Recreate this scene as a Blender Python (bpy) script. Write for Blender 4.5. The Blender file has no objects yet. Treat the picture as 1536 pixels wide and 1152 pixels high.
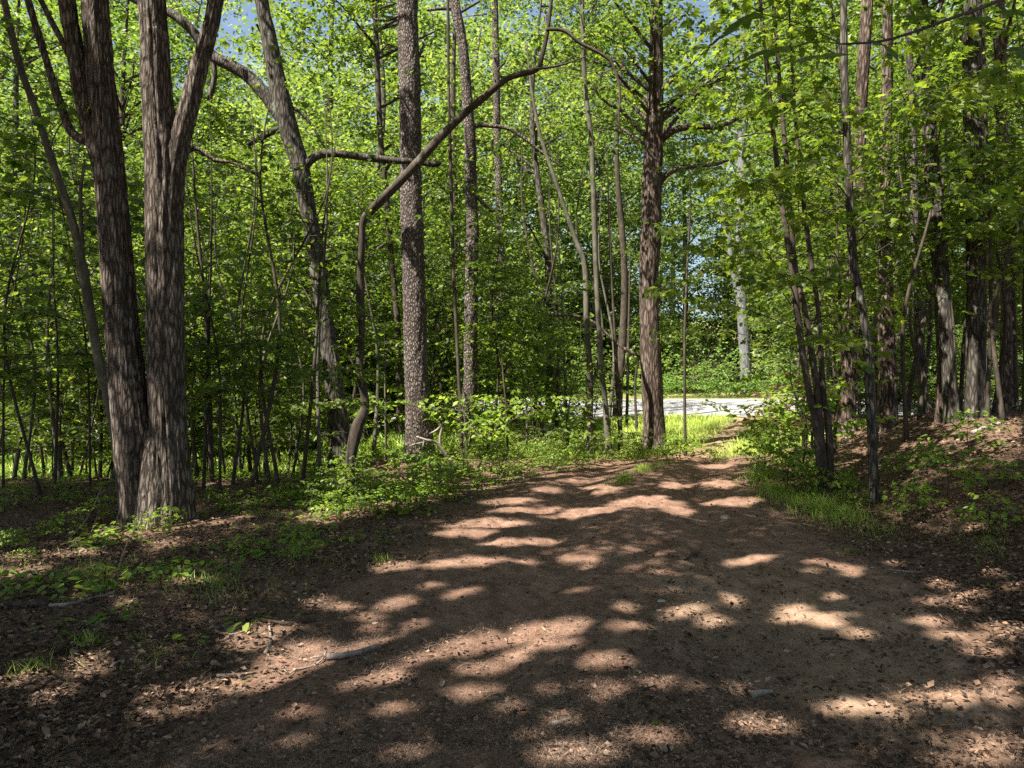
import bpy, math
import numpy as np
from mathutils import Vector

# ------------------------------------------------------------------ basics
F, CX, HY, EYE = 1110.0, 768.0, 560.0, 1.6        # focal length, centre, horizon (photo pixels), eye height
SC = bpy.context.scene
COL = SC.collection
RNG = np.random.default_rng(11)
SUN_EL = math.radians(55.0)
SUN_AZ = np.array([-0.80, -0.60])
SUN = np.array([SUN_AZ[0]*math.cos(SUN_EL), SUN_AZ[1]*math.cos(SUN_EL), math.sin(SUN_EL)])

def sm(t):
    t = np.clip(t, 0, 1)
    return t*t*(3-2*t)

def _hash(i, j, k):
    n = (i*374761393 + j*668265263 + k*2147483647) & 0xffffffff
    n = ((n ^ (n >> 13))*1274126177) & 0xffffffff
    return ((n ^ (n >> 16)) & 0xffff)/65535.0

def vn(x, y, z=0.0):                                # smooth value noise, -1..1
    x, y, z = np.broadcast_arrays(np.asarray(x, float), np.asarray(y, float), np.asarray(z, float))
    xi, yi, zi = np.floor(x).astype(np.int64), np.floor(y).astype(np.int64), np.floor(z).astype(np.int64)
    u, v, w = x-xi, y-yi, z-zi
    u, v, w = u*u*(3-2*u), v*v*(3-2*v), w*w*(3-2*w)
    r = 0
    for a in (0, 1):
        for b in (0, 1):
            for c in (0, 1):
                r = r + _hash(xi+a, yi+b, zi+c)*(u if a else 1-u)*(v if b else 1-v)*(w if c else 1-w)
    return r*2-1

_CY = [-6, 3, 6, 8, 11, 13.5, 17, 22, 40]
_CX = [-0.3, 0.5, 1.1, 1.3, 1.85, 2.8, 4.6, 6.8, 15]
_WY = [-6, 6, 8, 12, 14, 22]
_WX = [2.2, 2.05, 1.8, 1.45, 1.1, 1.1]
def centre(y): return np.interp(y, _CY, _CX)
def halfw(y): return np.interp(y, _WY, _WX)
def edge_wobble(x, y): return 0.22*vn(y*1.3, x*0.2, 5.5)+0.10*vn(y*4.1, x*0.5, 9.1)
def drive_off(x, y):                                # <0 on the drive
    return np.abs(x-centre(y))-halfw(y)+edge_wobble(x, y)

def H(x, y):
    x = np.asarray(x, float); y = np.asarray(y, float)
    dx = x-centre(y)
    hw = halfw(y)
    bank = 0.95*sm((dx-hw-0.25)/3.4)*(1-sm((y-12.5)/6))
    dip = -0.9*sm((y-10.5)/6.5)*sm((-x-2.0)/3.5)
    apron = 0.30*sm((y-14)/8)
    road = 0.30*np.clip((y-22)/6.5, 0, 1)
    far = 0.03*np.clip(y-28.5, 0, 60)+0.09*np.clip(y-50, 0, 140)
    off = np.abs(dx)-hw
    rough = sm(off/0.8+0.2)
    onroad = sm((y-21)/1.0)*(1-sm((y-28.6)/1.0))
    n = (0.05*vn(x*0.7, y*0.7, 1.3)+0.022*vn(x*2.3, y*2.3, 3.1))*(0.25+0.75*rough)*(1-onroad)
    n = n+0.006*vn(x*7, y*7, 2.2)*(1-onroad)
    ruts = -0.055*(np.exp(-((np.abs(dx)-0.8)/0.28)**2))*(1-rough)*(1-sm((y-20)/2))
    return bank+dip+apron+road+far+n+ruts

def P(px, py, d):
    return np.array([(px-CX)*d/F, d, EYE-(py-HY)*d/F])
def G(px, py):                                      # where the sight line through a photo pixel meets the ground
    ds = np.linspace(1.8, 70, 4000)
    z = EYE-(py-HY)*ds/F
    hit = np.nonzero(z <= H((px-CX)*ds/F, ds))[0]
    d = ds[hit[0]] if len(hit) else 70.0
    x = (px-CX)*d/F
    return np.array([x, d, float(H(x, d))])
def to_px(p):
    return CX+F*p[0]/p[1], HY+F*(EYE-p[2])/p[1]

# ------------------------------------------------------------------ object helpers
def setp(o, label=None, cat=None, group=None, kind=None):
    for k, v in (('label', label), ('category', cat), ('group', group), ('kind', kind)):
        if v: o[k] = v
    return o
def empty(name, loc, label=None, cat=None, group=None):
    o = bpy.data.objects.new(name, None)
    COL.objects.link(o); o.location = [float(a) for a in loc]; o.empty_display_size = 0.2
    return setp(o, label, cat, group)

class MB:
    def __init__(s): s.v = []; s.f = []; s.a = []; s.n = 0; s.seg = []; s.carve = False
    def add(s, v, f, a=None):
        v = np.asarray(v, float).reshape(-1, 3); f = np.asarray(f, np.int64).reshape(-1, 3)
        s.v.append(v); s.f.append(f+s.n); s.n += len(v)
        s.a.append(np.zeros(len(v)) if a is None else np.asarray(a, float))
        return s
    def flush(s, k=4):
        if not s.seg: return
        a = np.array([q[0] for q in s.seg]); b = np.array([q[1] for q in s.seg]); r = np.array([q[2:] for q in s.seg]); s.seg = []
        if s.carve:
            kk = keep((a+b)/2) | (r[:, 0] > 0.085); a, b, r = a[kk], b[kk], r[kk]
        t = b-a; t /= np.linalg.norm(t, axis=1)[:, None]+1e-9
        u = np.cross(t, np.array([0.31, 0.52, 0.79])); u /= np.linalg.norm(u, axis=1)[:, None]+1e-9; w = np.cross(t, u)
        th = np.arange(k)/k*2*math.pi
        ring = np.cos(th)[None, :, None]*u[:, None]+np.sin(th)[None, :, None]*w[:, None]
        v = np.concatenate([a[:, None]+ring*r[:, 0][:, None, None], b[:, None]+ring*r[:, 1][:, None, None]], 1)
        i = np.arange(k); j = (i+1) % k
        f = np.concatenate([np.stack([i, j, j+k], 1), np.stack([i, j+k, i+k], 1)])
        s.add(v.reshape(-1, 3), (f[None]+(np.arange(len(a))*2*k)[:, None, None]).reshape(-1, 3))
    def mesh(s, name, mat, loc=(0, 0, 0), smooth=False, extra=None):
        s.flush()
        v = np.concatenate(s.v)-np.asarray(loc, float); f = np.concatenate(s.f); a = np.concatenate(s.a)
        me = bpy.data.meshes.new(name)
        me.vertices.add(len(v)); me.vertices.foreach_set('co', v.astype(np.float32).ravel())
        me.loops.add(len(f)*3); me.loops.foreach_set('vertex_index', f.astype(np.int32).ravel())
        me.polygons.add(len(f)); me.polygons.foreach_set('loop_start', np.arange(0, len(f)*3, 3, dtype=np.int32))
        me.polygons.foreach_set('use_smooth', np.full(len(f), smooth))
        at = me.attributes.new('rnd', 'FLOAT', 'POINT'); at.data.foreach_set('value', a.astype(np.float32))
        for k, val in (extra or {}).items():
            at = me.attributes.new(k, 'FLOAT', 'POINT'); at.data.foreach_set('value', np.asarray(val, np.float32).ravel())
        me.update(calc_edges=True); me.validate()
        if mat: me.materials.append(mat)
        return me
    def build(s, name, mat, parent=None, loc=(0, 0, 0), smooth=False, extra=None):
        """mesh object; with a parent, vertices are given in the world and the parent's location is taken off"""
        base = np.array(parent_world(parent)) if parent else np.asarray(loc, float)
        o = bpy.data.objects.new(name, s.mesh(name, mat, base, smooth, extra))
        COL.objects.link(o)
        if parent: o.parent = parent
        else: o.location = [float(q) for q in loc]
        return o
def parent_world(o):
    p = Vector((0, 0, 0))
    while o is not None:
        p = p+Vector(o.location); o = o.parent
    return p
def copy_tree(o, parent=None):
    c = o.copy(); COL.objects.link(c)
    if parent: c.parent = parent
    for ch in list(o.children): copy_tree(ch, c)
    return c

def smooth_path(pts, rad, step):
    pts = np.asarray(pts, float); rad = np.asarray(rad, float)
    if len(pts) < 3: pts = np.array([pts[0], (pts[0]+pts[-1])/2, pts[-1]]); rad = np.array([rad[0], (rad[0]+rad[-1])/2, rad[-1]])
    e = np.concatenate([[2*pts[0]-pts[1]], pts, [2*pts[-1]-pts[-2]]])
    op, orr = [], []
    for i in range(1, len(e)-2):
        L = np.linalg.norm(e[i+1]-e[i]); n = max(1, int(round(L/step)))
        t = (np.arange(n)/n)[:, None]
        p0, p1, p2, p3 = e[i-1], e[i], e[i+1], e[i+2]
        op.append(0.5*((2*p1)+(-p0+p2)*t+(2*p0-5*p1+4*p2-p3)*t*t+(-p0+3*p1-3*p2+p3)*t**3))
        orr.append(rad[i-1]+(rad[i]-rad[i-1])*t[:, 0])
    op.append(pts[-1:]); orr.append(rad[-1:])
    return np.concatenate(op), np.concatenate(orr)

def tube(mb, pts, rad, seg=10, step=0.1, ridge=0.0, rz=2.0, ra=9, flare=0.0, fl_h=0.3, lobes=5, seed=0.0, lump=0.06, rnd=0.5):
    p, r = smooth_path(pts, rad, step)
    t = np.gradient(p, axis=0); t /= np.linalg.norm(t, axis=1)[:, None]+1e-9
    ref = np.array([0.0, 1, 0]) if abs(t[0][1]) < 0.8 else np.array([1.0, 0, 0])
    u = ref-(t@ref)[:, None]*t
    bad = np.linalg.norm(u, axis=1) < 0.2
    u[bad] = np.cross(t[bad], [0.37, 0.2, 0.9])
    u /= np.linalg.norm(u, axis=1)[:, None]
    w = np.cross(t, u)
    s = np.concatenate([[0], np.cumsum(np.linalg.norm(np.diff(p, axis=0), axis=1))])
    th = np.arange(seg)/seg*2*math.pi
    S, T = np.meshgrid(s, th, indexing='ij')
    c1, s1 = np.cos(T), np.sin(T)
    rr = np.repeat(r[:, None], seg, 1)
    rr = rr*(1+lump*vn(c1*1.3+seed, s1*1.3, S*1.1+seed)+lump*0.5*vn(c1*2.2, s1*2.2+seed, S*3.3))
    if flare: rr = rr*(1+flare*np.exp(-S/fl_h)*(0.65+0.35*np.cos(lobes*T+seed)+0.25*vn(c1*2, s1*2, seed)))
    if ridge:
        k = vn(c1*ra+seed, s1*ra, S*rz)+0.6*vn(c1*ra*2+seed, s1*ra*2, S*rz*2.4)
        rr = rr+ridge*np.clip(k, -0.9, 0.6)
    v = p[:, None, :]+rr[..., None]*(c1[..., None]*u[:, None, :]+s1[..., None]*w[:, None, :])
    n = len(p)
    i, j = np.meshgrid(np.arange(n-1), np.arange(seg), indexing='ij')
    a = i*seg+j; b = i*seg+(j+1) % seg; c = b+seg; d = a+seg
    f = np.concatenate([np.stack([a, b, c], -1).reshape(-1, 3), np.stack([a, c, d], -1).reshape(-1, 3)])
    v = v.reshape(-1, 3)
    v = np.concatenate([v, p[-1:]+t[-1:]*r[-1]*0.6, p[:1]])
    top = (n-1)*seg+np.arange(seg); topn = (n-1)*seg+(np.arange(seg)+1) % seg
    bot = np.arange(seg); botn = (np.arange(seg)+1) % seg
    f = np.concatenate([f, np.stack([top, topn, np.full(seg, n*seg)], -1), np.stack([botn, bot, np.full(seg, n*seg+1)], -1)])
    mb.add(v, f, np.full(len(v), rnd))
    return p

# ------------------------------------------------------------------ leaves
QUAD = (np.array([[0, 0, 0], [.42, .33, .05], [1, 0, -.06], [.42, -.33, .05]]), np.array([[0, 2, 1], [0, 3, 2]]))
OVAL = (np.array([[0, 0, 0], [.25, .26, .05], [.62, .25, .04], [1, 0, -.08], [.62, -.25, .04], [.25, -.26, .05], [.45, 0, -.02]]),
        np.array([[6, 1, 0], [6, 2, 1], [6, 3, 2], [6, 4, 3], [6, 5, 4], [6, 0, 5]]))
_m = [[0, 0, 0], [.05, .30, -.02], [.22, .22, .03], [.42, .55, -.05], [.48, .20, .04], [.66, .28, .0], [1.0, 0, -.10],
      [.66, -.28, .0], [.48, -.20, .04], [.42, -.55, -.05], [.22, -.22, .03], [.05, -.30, -.02], [.34, 0, .02]]
MAPLE = (np.array(_m), np.array([[12, (i+1) % 12, i] for i in range(12)]))

def leaves(mb, pos, d, n, size, tmpl=QUAD, rnd=None):
    N = len(pos)
    if N == 0: return
    d = d/(np.linalg.norm(d, axis=1)[:, None]+1e-9)
    n = n-(np.sum(n*d, 1))[:, None]*d; n /= np.linalg.norm(n, axis=1)[:, None]+1e-9
    b = np.cross(n, d)
    tv, tf = tmpl
    v = pos[:, None, :]+size[:, None, None]*(tv[None, :, 0:1]*d[:, None, :]+tv[None, :, 1:2]*b[:, None, :]+tv[None, :, 2:3]*n[:, None, :])
    f = tf[None]+(np.arange(N)*len(tv))[:, None, None]
    r = RNG.random(N) if rnd is None else rnd
    mb.add(v.reshape(-1, 3), f.reshape(-1, 3), np.repeat(r, len(tv)))

# Gaps in the canopy: leaves that stand between the sun and these places are not grown, so that sun flecks fall on the ground there.
FLECKS = []   # (x, y, rx, ry, tilt) as seen in the photograph, cast on the ground
FLECKS += [(200,797,95,12,8),(310,776,65,9,2),(245,815,30,6,5),(20,858,50,9,5),(25,836,25,7,0),(110,830,45,5,5),(290,871,30,4,0),(120,893,14,4,0),(185,903,16,4,0),
 (130,1000,25,17,20),(85,1040,28,10,25),(40,1018,30,8,10),(5,1027,18,8,0),(400,945,40,8,5),(375,962,38,12,5),(440,988,62,17,12),(330,1030,95,11,8),(235,1072,30,8,15),(300,1060,22,5,10),
 (325,1078,26,6,15),(275,1106,25,9,15),(322,1112,18,7,20),(240,1142,45,14,20),(402,1057,20,8,20),(440,1066,20,5,10),(450,1122,18,6,25),
 (590,850,36,7,4),(690,846,68,6,4),(790,843,16,4,0),(480,903,28,8,10),(512,911,22,6,0),(595,907,29,9,15),(548,926,20,6,0),(560,941,18,5,5),(690,893,28,7,15),(645,880,18,4,5),
 (640,941,36,8,5),(682,944,25,9,0),(722,933,11,6,0),(640,970,48,22,5),(720,960,52,15,8),(805,946,72,13,8),(600,988,60,12,10),(560,968,50,10,15),(510,1002,62,14,8),(470,1022,70,18,10),
 (560,1017,47,7,8),(438,975,36,8,20),(770,985,46,10,25),(720,1005,36,8,10),(700,1045,23,10,0),(742,1040,23,10,0),(815,1030,16,8,0),(770,1061,13,6,0),(590,1065,22,6,10),(540,1105,23,7,10),
 (625,1124,30,9,10),(460,1069,12,5,0),(800,1103,13,5,0),(865,1136,60,17,5),(850,1079,23,8,15),(908,995,31,11,5),(908,1036,32,13,0),(985,1025,26,7,0),(1035,1030,12,5,0),(975,1106,42,9,0),
 (835,966,30,8,0),(860,886,20,3,0),(935,910,19,6,0),(940,943,26,6,0),(1025,918,36,8,10),(1073,932,23,8,0),(1100,898,15,5,0),(1125,843,35,6,8),(850,841,12,3,0),(876,840,15,3,0),(880,850,15,3,0),
 (815,816,24,4,0),(1220,843,14,4,0),(1250,847,15,4,0),(1218,856,13,4,0),(1272,853,26,3,0),(1280,861,14,4,0),(1250,897,13,5,0),(1188,913,32,8,0),(1215,928,58,8,2),(1250,939,20,4,0),(1288,952,23,6,0),
 (1390,932,29,8,0),(1430,898,50,8,10),(1410,877,23,5,0),(1445,912,20,4,0),(1420,953,20,7,0),(1490,950,48,15,10),(1475,975,32,9,0),(1488,859,18,4,0),(1520,880,20,4,0),(1340,845,9,3,0),
 (1370,1042,29,9,0),(1450,1045,58,14,5),(1505,1020,26,7,0),(1290,1063,58,13,0),(1140,1088,44,14,0),(1110,1031,15,4,0),(1520,1055,22,10,0),(1495,1120,45,16,10),(1450,1142,50,9,0),
 (760,752,58,5,0),(790,765,58,4,0),(735,785,62,7,2),(700,800,52,6,0),(775,815,58,5,0),(870,770,58,7,8),(985,757,52,8,-3),(955,752,42,6,5),(1085,755,32,7,0),(1112,750,26,5,0),(910,737,26,4,8),
 (890,731,22,4,0),(870,719,16,3,0),(950,702,22,3,0),(1010,728,22,5,0),(1080,698,32,3,0),(1080,725,26,4,0),(1020,768,22,4,0),(820,735,22,4,0),
 (520,765,70,12,10),(600,748,80,14,10),(700,725,90,14,8),(560,715,70,12,0),(820,700,90,9,3),(640,695,80,12,0),(760,690,90,12,0),(900,690,60,8,0),
 (1085,652,85,33,0),(270,700,260,26,0),(640,672,200,10,0),(1400,662,62,4,6),(1500,668,42,5,5),(1300,676,25,4,0),(1465,790,10,5,0),(1190,690,40,14,0),(840,610,170,14,0),(1090,610,125,17,0),(1110,640,90,30,0),(1040,655,60,36,0),(1110,655,75,38,0),(975,648,60,28,0),(1090,588,110,13,0),(1330,655,190,26,4),(1480,640,70,16,0)]
TRUNK_SPOTS = [(210,735,7.7,.24),(216,768,7.7,.24),(222,715,7.9,.12),(242,722,7.9,.12),(262,625,7.9,.09),(258,650,7.9,.10),(259,676,7.9,.09),(180,545,7.9,.09),(178,450,7.9,.10),(168,330,7.9,.1),
 (258,470,7.9,.1),(250,400,7.9,.07),(240,235,7.9,.07),(615,70,13.4,.25),(620,130,13.4,.25),(616,320,13.4,.25),(620,440,13.4,.25),(622,500,13.4,.28),(628,560,13.4,.25),(632,640,13.4,.25),
 (703,220,16,.25),(706,250,16,.25),(706,345,16,.3),(705,555,16,.3),(706,600,16,.3),(985,600,15.6,.2),(980,480,15.6,.15),(1414,325,11,.14),(1293,120,13.5,.25),(1290,190,13.5,.25),(1268,40,9.3,.1),
 (1270,80,9.3,.1),(1331,60,12.5,.25),(1332,130,12.5,.2),(1363,40,15,.25),(1366,110,15,.25),(423,190,12.7,.22),(447,255,12.7,.2),(472,430,12.7,.22),(458,340,12.7,.15),(889,240,14,.2),(892,340,14,.2),
 (536,640,11,.15),(540,560,11,.12),(1180,200,9.6,.15),(1190,430,9.6,.12),(1412,560,11,.12)]
MASK = np.zeros((576, 768))
_yy, _xx = np.mgrid[0:576, 0:768]
for (fx, fy, rx, ry, tl) in FLECKS:
    a = math.radians(tl); ddx = _xx*2-fx; ddy = -(_yy*2-fy)
    u = ddx*math.cos(a)+ddy*math.sin(a); w = -ddx*math.sin(a)+ddy*math.cos(a)
    dd = 1776.0/max(fy-HY, 40)
    hit = (u/(rx*(1.1 if fy > 930 else 0.98)+22.0/dd))**2+(w/(ry*0.98+(40.0/dd**2 if fy > 660 else 0.5)))**2 < 1+0.45*vn(_xx*0.10, _yy*0.2, fx)+0.6*vn(_xx*0.24, _yy*0.5, fx+.5)
    MASK = np.maximum(MASK, hit*(0.3 if rx == 190 else 0.85 if (rx > 115 and fy > 665) or fy == 610 else 1.0))
_sp = np.array([P(a, b, c) for a, b, c, r in TRUNK_SPOTS]); _sr = np.array([s[3] for s in TRUNK_SPOTS])
def keep(p):
    z = np.zeros(len(p)); p = np.asarray(p)
    for _ in range(3):
        q = p-SUN[None]*((p[:, 2]-z)/SUN[2])[:, None]
        z = H(q[:, 0], q[:, 1])
    y = np.maximum(q[:, 1], 0.5)
    px = CX+F*q[:, 0]/y; py = HY+F*(EYE-z)/y
    ok = (q[:, 1] > 2.4) & (px >= 0) & (px < 1536) & (py > 400) & (py < 1152) & (p[:, 2]-z > 1.2)
    ix = np.clip(px/2, 0, 767).astype(int); iy = np.clip(py/2, 0, 575).astype(int)
    out = ~(ok & (MASK[iy, ix] > RNG.random(len(p))))
    for c, r in zip(_sp, _sr):
        w = p-c[None]; t = w@SUN
        dd = np.linalg.norm(w-t[:, None]*SUN[None], axis=1)
        out &= ~((t > 0.25) & (dd < r))
    out |= (np.hypot(p[:, 0]-2.95, p[:, 1]-15.0) < 2.6) & (p[:, 2] > 6.5)      # the reddish trunk keeps its crown
    return out

# ------------------------------------------------------------------ materials
def new_mat(name):
    m = bpy.data.materials.new(name); m.use_nodes = True
    nt = m.node_tree; nt.nodes.clear()
    return m, nt
def nd(nt, t, **kw):
    n = nt.nodes.new(t)
    for k, v in kw.items():
        if k in n.inputs: n.inputs[k].default_value = v
        else: setattr(n, k, v)
    return n
def ramp(nt, fac, stops, interp='LINEAR'):
    r = nt.nodes.new('ShaderNodeValToRGB'); r.color_ramp.interpolation = interp
    el = r.color_ramp.elements
    while len(el) < len(stops): el.new(0.5)
    for e, (p, c) in zip(el, stops): e.position = p; e.color = (*c, 1) if len(c) == 3 else c
    nt.links.new(fac, r.inputs[0]); return r.outputs[0]
def mixc(nt, fac, a, b, mode='MIX'):
    m = nt.nodes.new('ShaderNodeMix'); m.data_type = 'RGBA'; m.blend_type = mode
    for s, v in ((0, fac), (6, a), (7, b)):
        if hasattr(v, 'is_linked') or hasattr(v, 'links'): nt.links.new(v, m.inputs[s])
        elif s == 0: m.inputs[0].default_value = v
        else: m.inputs[s].default_value = (*v, 1)
    return m.outputs[2]
def math_(nt, op, a, b=0.0):
    m = nt.nodes.new('ShaderNodeMath'); m.operation = op
    for i, v in enumerate((a, b)):
        if hasattr(v, 'links'): nt.links.new(v, m.inputs[i])
        else: m.inputs[i].default_value = v
    return m.outputs[0]
def coords(nt, scale, kind='Object'):
    tc = nt.nodes.new('ShaderNodeTexCoord'); mp = nt.nodes.new('ShaderNodeMapping')
    mp.inputs['Scale'].default_value = scale
    nt.links.new(tc.outputs[kind], mp.inputs[0]); return mp.outputs[0]
def noise(nt, vec, scale, detail=4, rough=0.55, dist=0.0):
    n = nd(nt, 'ShaderNodeTexNoise', Scale=scale, Detail=detail, Roughness=rough, Distortion=dist)
    nt.links.new(vec, n.inputs['Vector']); return n.outputs['Fac']
def voro(nt, vec, scale, feature='F1', rnd=1.0):
    n = nt.nodes.new('ShaderNodeTexVoronoi'); n.feature = feature
    n.inputs['Scale'].default_value = scale; n.inputs['Randomness'].default_value = rnd
    nt.links.new(vec, n.inputs['Vector']); return n
def bump(nt, h, strength, dist):
    b = nd(nt, 'ShaderNodeBump', Strength=strength, Distance=dist); nt.links.new(h, b.inputs['Height']); return b.outputs[0]
def principled(nt, col, rough=0.8, spec=0.25, nrm=None):
    p = nt.nodes.new('ShaderNodeBsdfPrincipled')
    if hasattr(col, 'links'): nt.links.new(col, p.inputs['Base Color'])
    else: p.inputs['Base Color'].default_value = (*col, 1)
    p.inputs['Roughness'].default_value = rough; p.inputs['Specular IOR Level'].default_value = spec
    if nrm is not None: nt.links.new(nrm, p.inputs['Normal'])
    return p.outputs[0]
def out(nt, sh):
    o = nt.nodes.new('ShaderNodeOutputMaterial'); nt.links.new(sh, o.inputs[0])
def attr(nt, name):
    a = nt.nodes.new('ShaderNodeAttribute'); a.attribute_name = name; return a.outputs['Fac']

def leaf_mat(name, dark, mid, light, trans, tw=0.42, rough=0.45, spec=0.35):
    m, nt = new_mat(name)
    r = attr(nt, 'rnd')
    oi = nt.nodes.new('ShaderNodeObjectInfo')
    rr = math_(nt, 'ADD', math_(nt, 'MULTIPLY', r, 0.8), math_(nt, 'MULTIPLY', oi.outputs['Random'], 0.2))
    c = ramp(nt, rr, [(0.05, dark), (0.5, mid), (0.95, light)])
    vein = noise(nt, coords(nt, (1, 1, 1)), 55, 3)
    c = mixc(nt, 0.35, c, mixc(nt, vein, (0.35, 0.4, 0.3), (1.4, 1.35, 1.2)), 'MULTIPLY')
    t = mixc(nt, 1.0, c, trans, 'MULTIPLY')
    sh = principled(nt, c, rough, spec)
    tr = nt.nodes.new('ShaderNodeBsdfTranslucent'); nt.links.new(t, tr.inputs[0])
    mx = nt.nodes.new('ShaderNodeMixShader'); mx.inputs[0].default_value = tw
    nt.links.new(sh, mx.inputs[1]); nt.links.new(tr.outputs[0], mx.inputs[2])
    out(nt, mx.outputs[0]); return m
TR = (2.95, 2.95, 1.7)
L_UNDER = leaf_mat('understory leaf', (0.034, 0.066, 0.010), (0.078, 0.122, 0.016), (0.165, 0.200, 0.030), TR)
L_CANOPY = leaf_mat('canopy leaf', (0.036, 0.068, 0.013), (0.072, 0.112, 0.020), (0.13, 0.162, 0.032), TR)
L_FAR = leaf_mat('far tree leaf', (0.048, 0.084, 0.024), (0.100, 0.145, 0.042), (0.19, 0.22, 0.07), TR)
L_BRIGHT = leaf_mat('sun-brightened young leaf', (0.075, 0.14, 0.014), (0.14, 0.215, 0.024), (0.24, 0.29, 0.045), TR)  # yellow-green raised to paint sunlit low foliage; young plants share it
L_SHRUB = leaf_mat('shrub leaf', (0.06, 0.125, 0.03), (0.11, 0.19, 0.045), (0.18, 0.25, 0.06), TR)
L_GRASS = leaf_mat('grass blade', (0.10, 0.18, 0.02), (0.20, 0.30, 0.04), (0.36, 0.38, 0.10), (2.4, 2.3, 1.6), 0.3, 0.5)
L_COVER = leaf_mat('ground cover leaf', (0.05, 0.10, 0.014), (0.11, 0.18, 0.022), (0.20, 0.25, 0.045), TR)
L_RED = leaf_mat('reddish leaf', (0.05, 0.03, 0.02), (0.09, 0.045, 0.03), (0.14, 0.07, 0.04), (2.4, 1.6, 1.2))

def litter_mat():
    m, nt = new_mat('dry fallen leaf')
    c = ramp(nt, attr(nt, 'rnd'), [(0, (0.035, 0.022, 0.014)), (0.35, (0.10, 0.058, 0.035)), (0.7, (0.20, 0.115, 0.072)), (1, (0.36, 0.25, 0.18))])
    n = noise(nt, coords(nt, (1, 1, 1)), 60, 3)
    c = mixc(nt, 0.6, c, mixc(nt, n, (0.4, 0.4, 0.4), (1.3, 1.3, 1.3)), 'MULTIPLY')
    out(nt, principled(nt, c, 0.7, 0.25)); return m
LITTER = litter_mat()
def straw_mat():
    m, nt = new_mat('pine straw')
    c = ramp(nt, attr(nt, 'rnd'), [(0, (0.04, 0.026, 0.018)), (0.5, (0.125, 0.082, 0.058)), (1, (0.32, 0.23, 0.175))])
    out(nt, principled(nt, c, 0.6, 0.3)); return m
STRAW = straw_mat()

def bark_mat(name, dark, mid, light, style='furrow', sc=1.0, lichen=0.0, bumpd=0.02):
    m, nt = new_mat(name)
    if style == 'furrow':
        v = coords(nt, (16*sc, 16*sc, 3.2*sc)); a = noise(nt, v, 1.6, 8, 0.68, 0.9)
        vo = voro(nt, coords(nt, (11*sc, 11*sc, 2.1*sc)), 2.0, 'DISTANCE_TO_EDGE')
        h = math_(nt, 'ADD', math_(nt, 'MULTIPLY', a, 0.75), math_(nt, 'MULTIPLY', math_(nt, 'MINIMUM', vo.outputs['Distance'], 0.25), 1.3))
    elif style == 'flake':
        vo = voro(nt, coords(nt, (20*sc, 20*sc, 7.5*sc)), 1.6, 'F1')
        ed = voro(nt, coords(nt, (20*sc, 20*sc, 7.5*sc)), 1.6, 'DISTANCE_TO_EDGE')
        a = noise(nt, coords(nt, (1, 1, 1)), 34*sc, 5, 0.65)
        h = math_(nt, 'ADD', math_(nt, 'MULTIPLY', a, 0.55), math_(nt, 'MULTIPLY', math_(nt, 'MINIMUM', ed.outputs['Distance'], 0.3), 1.5))
    else:
        a = noise(nt, coords(nt, (6*sc, 6*sc, 2.4*sc)), 2.2, 6, 0.6, 0.5)
        h = math_(nt, 'ADD', math_(nt, 'MULTIPLY', a, 0.7), math_(nt, 'MULTIPLY', noise(nt, coords(nt, (40, 40, 9)), 1.0, 3), 0.3))
    c = ramp(nt, h, [(0.28, dark), (0.52, mid), (0.80, light)])
    big = noise(nt, coords(nt, (1.3, 1.3, 0.7)), 1.6, 4)
    c = mixc(nt, 0.8, c, mixc(nt, ramp(nt, big, [(0.3, (0, 0, 0)), (0.7, (1, 1, 1))]), (0.6, 0.55, 0.52), (1.2, 1.2, 1.2)), 'MULTIPLY')
    if lichen:
        ln = ramp(nt, noise(nt, coords(nt, (2.0, 2.0, 1.2)), 2.6, 6, 0.7), [(0.60, (0, 0, 0)), (0.66, (1, 1, 1))])
        c = mixc(nt, math_(nt, 'MULTIPLY', ln, lichen), c, (0.24, 0.26, 0.20))
    out(nt, principled(nt, c, 0.88, 0.15, bump(nt, h, 0.9, bumpd))); return m
B_FORK = bark_mat('shaggy fluted bark', (0.019, 0.015, 0.011), (0.080, 0.063, 0.050), (0.24, 0.20, 0.165), 'furrow', 1.25, 0.3, 0.04)
B_GREY = bark_mat('grey lichened bark', (0.015, 0.013, 0.010), (0.054, 0.047, 0.038), (0.155, 0.14, 0.118), 'furrow', 1.0, 0.55)
B_PINE = bark_mat('flaky plated bark', (0.030, 0.023, 0.019), (0.115, 0.094, 0.080), (0.29, 0.245, 0.22), 'flake', 1.0, 0.2, 0.035)
B_RED = bark_mat('reddish brown bark', (0.022, 0.015, 0.011), (0.070, 0.050, 0.039), (0.20, 0.155, 0.13), 'furrow', 0.9, 0.1, 0.03)
B_SMOOTH = bark_mat('smooth sapling bark', (0.038, 0.034, 0.025), (0.10, 0.093, 0.068), (0.21, 0.195, 0.15), 'smooth', 1.0, 0.4, 0.006)
B_DARK = bark_mat('dark thin bark', (0.022, 0.018, 0.013), (0.065, 0.052, 0.040), (0.14, 0.115, 0.09), 'smooth', 1.4, 0.2, 0.008)
B_HAZED = bark_mat('haze-toned far bark', (0.07, 0.07, 0.072), (0.14, 0.14, 0.145), (0.23, 0.23, 0.235), 'furrow', 0.7, 0.0)  # bluish grey puts the veil of haze over distant trunks into the colour
B_DEAD = bark_mat('weathered dead wood', (0.12, 0.095, 0.075), (0.30, 0.25, 0.21), (0.48, 0.42, 0.37), 'smooth', 1.6, 0.0, 0.006)
B_ROT = bark_mat('dark rotten wood', (0.02, 0.015, 0.012), (0.06, 0.045, 0.035), (0.15, 0.12, 0.09), 'smooth', 1.6, 0.1, 0.01)

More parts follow.
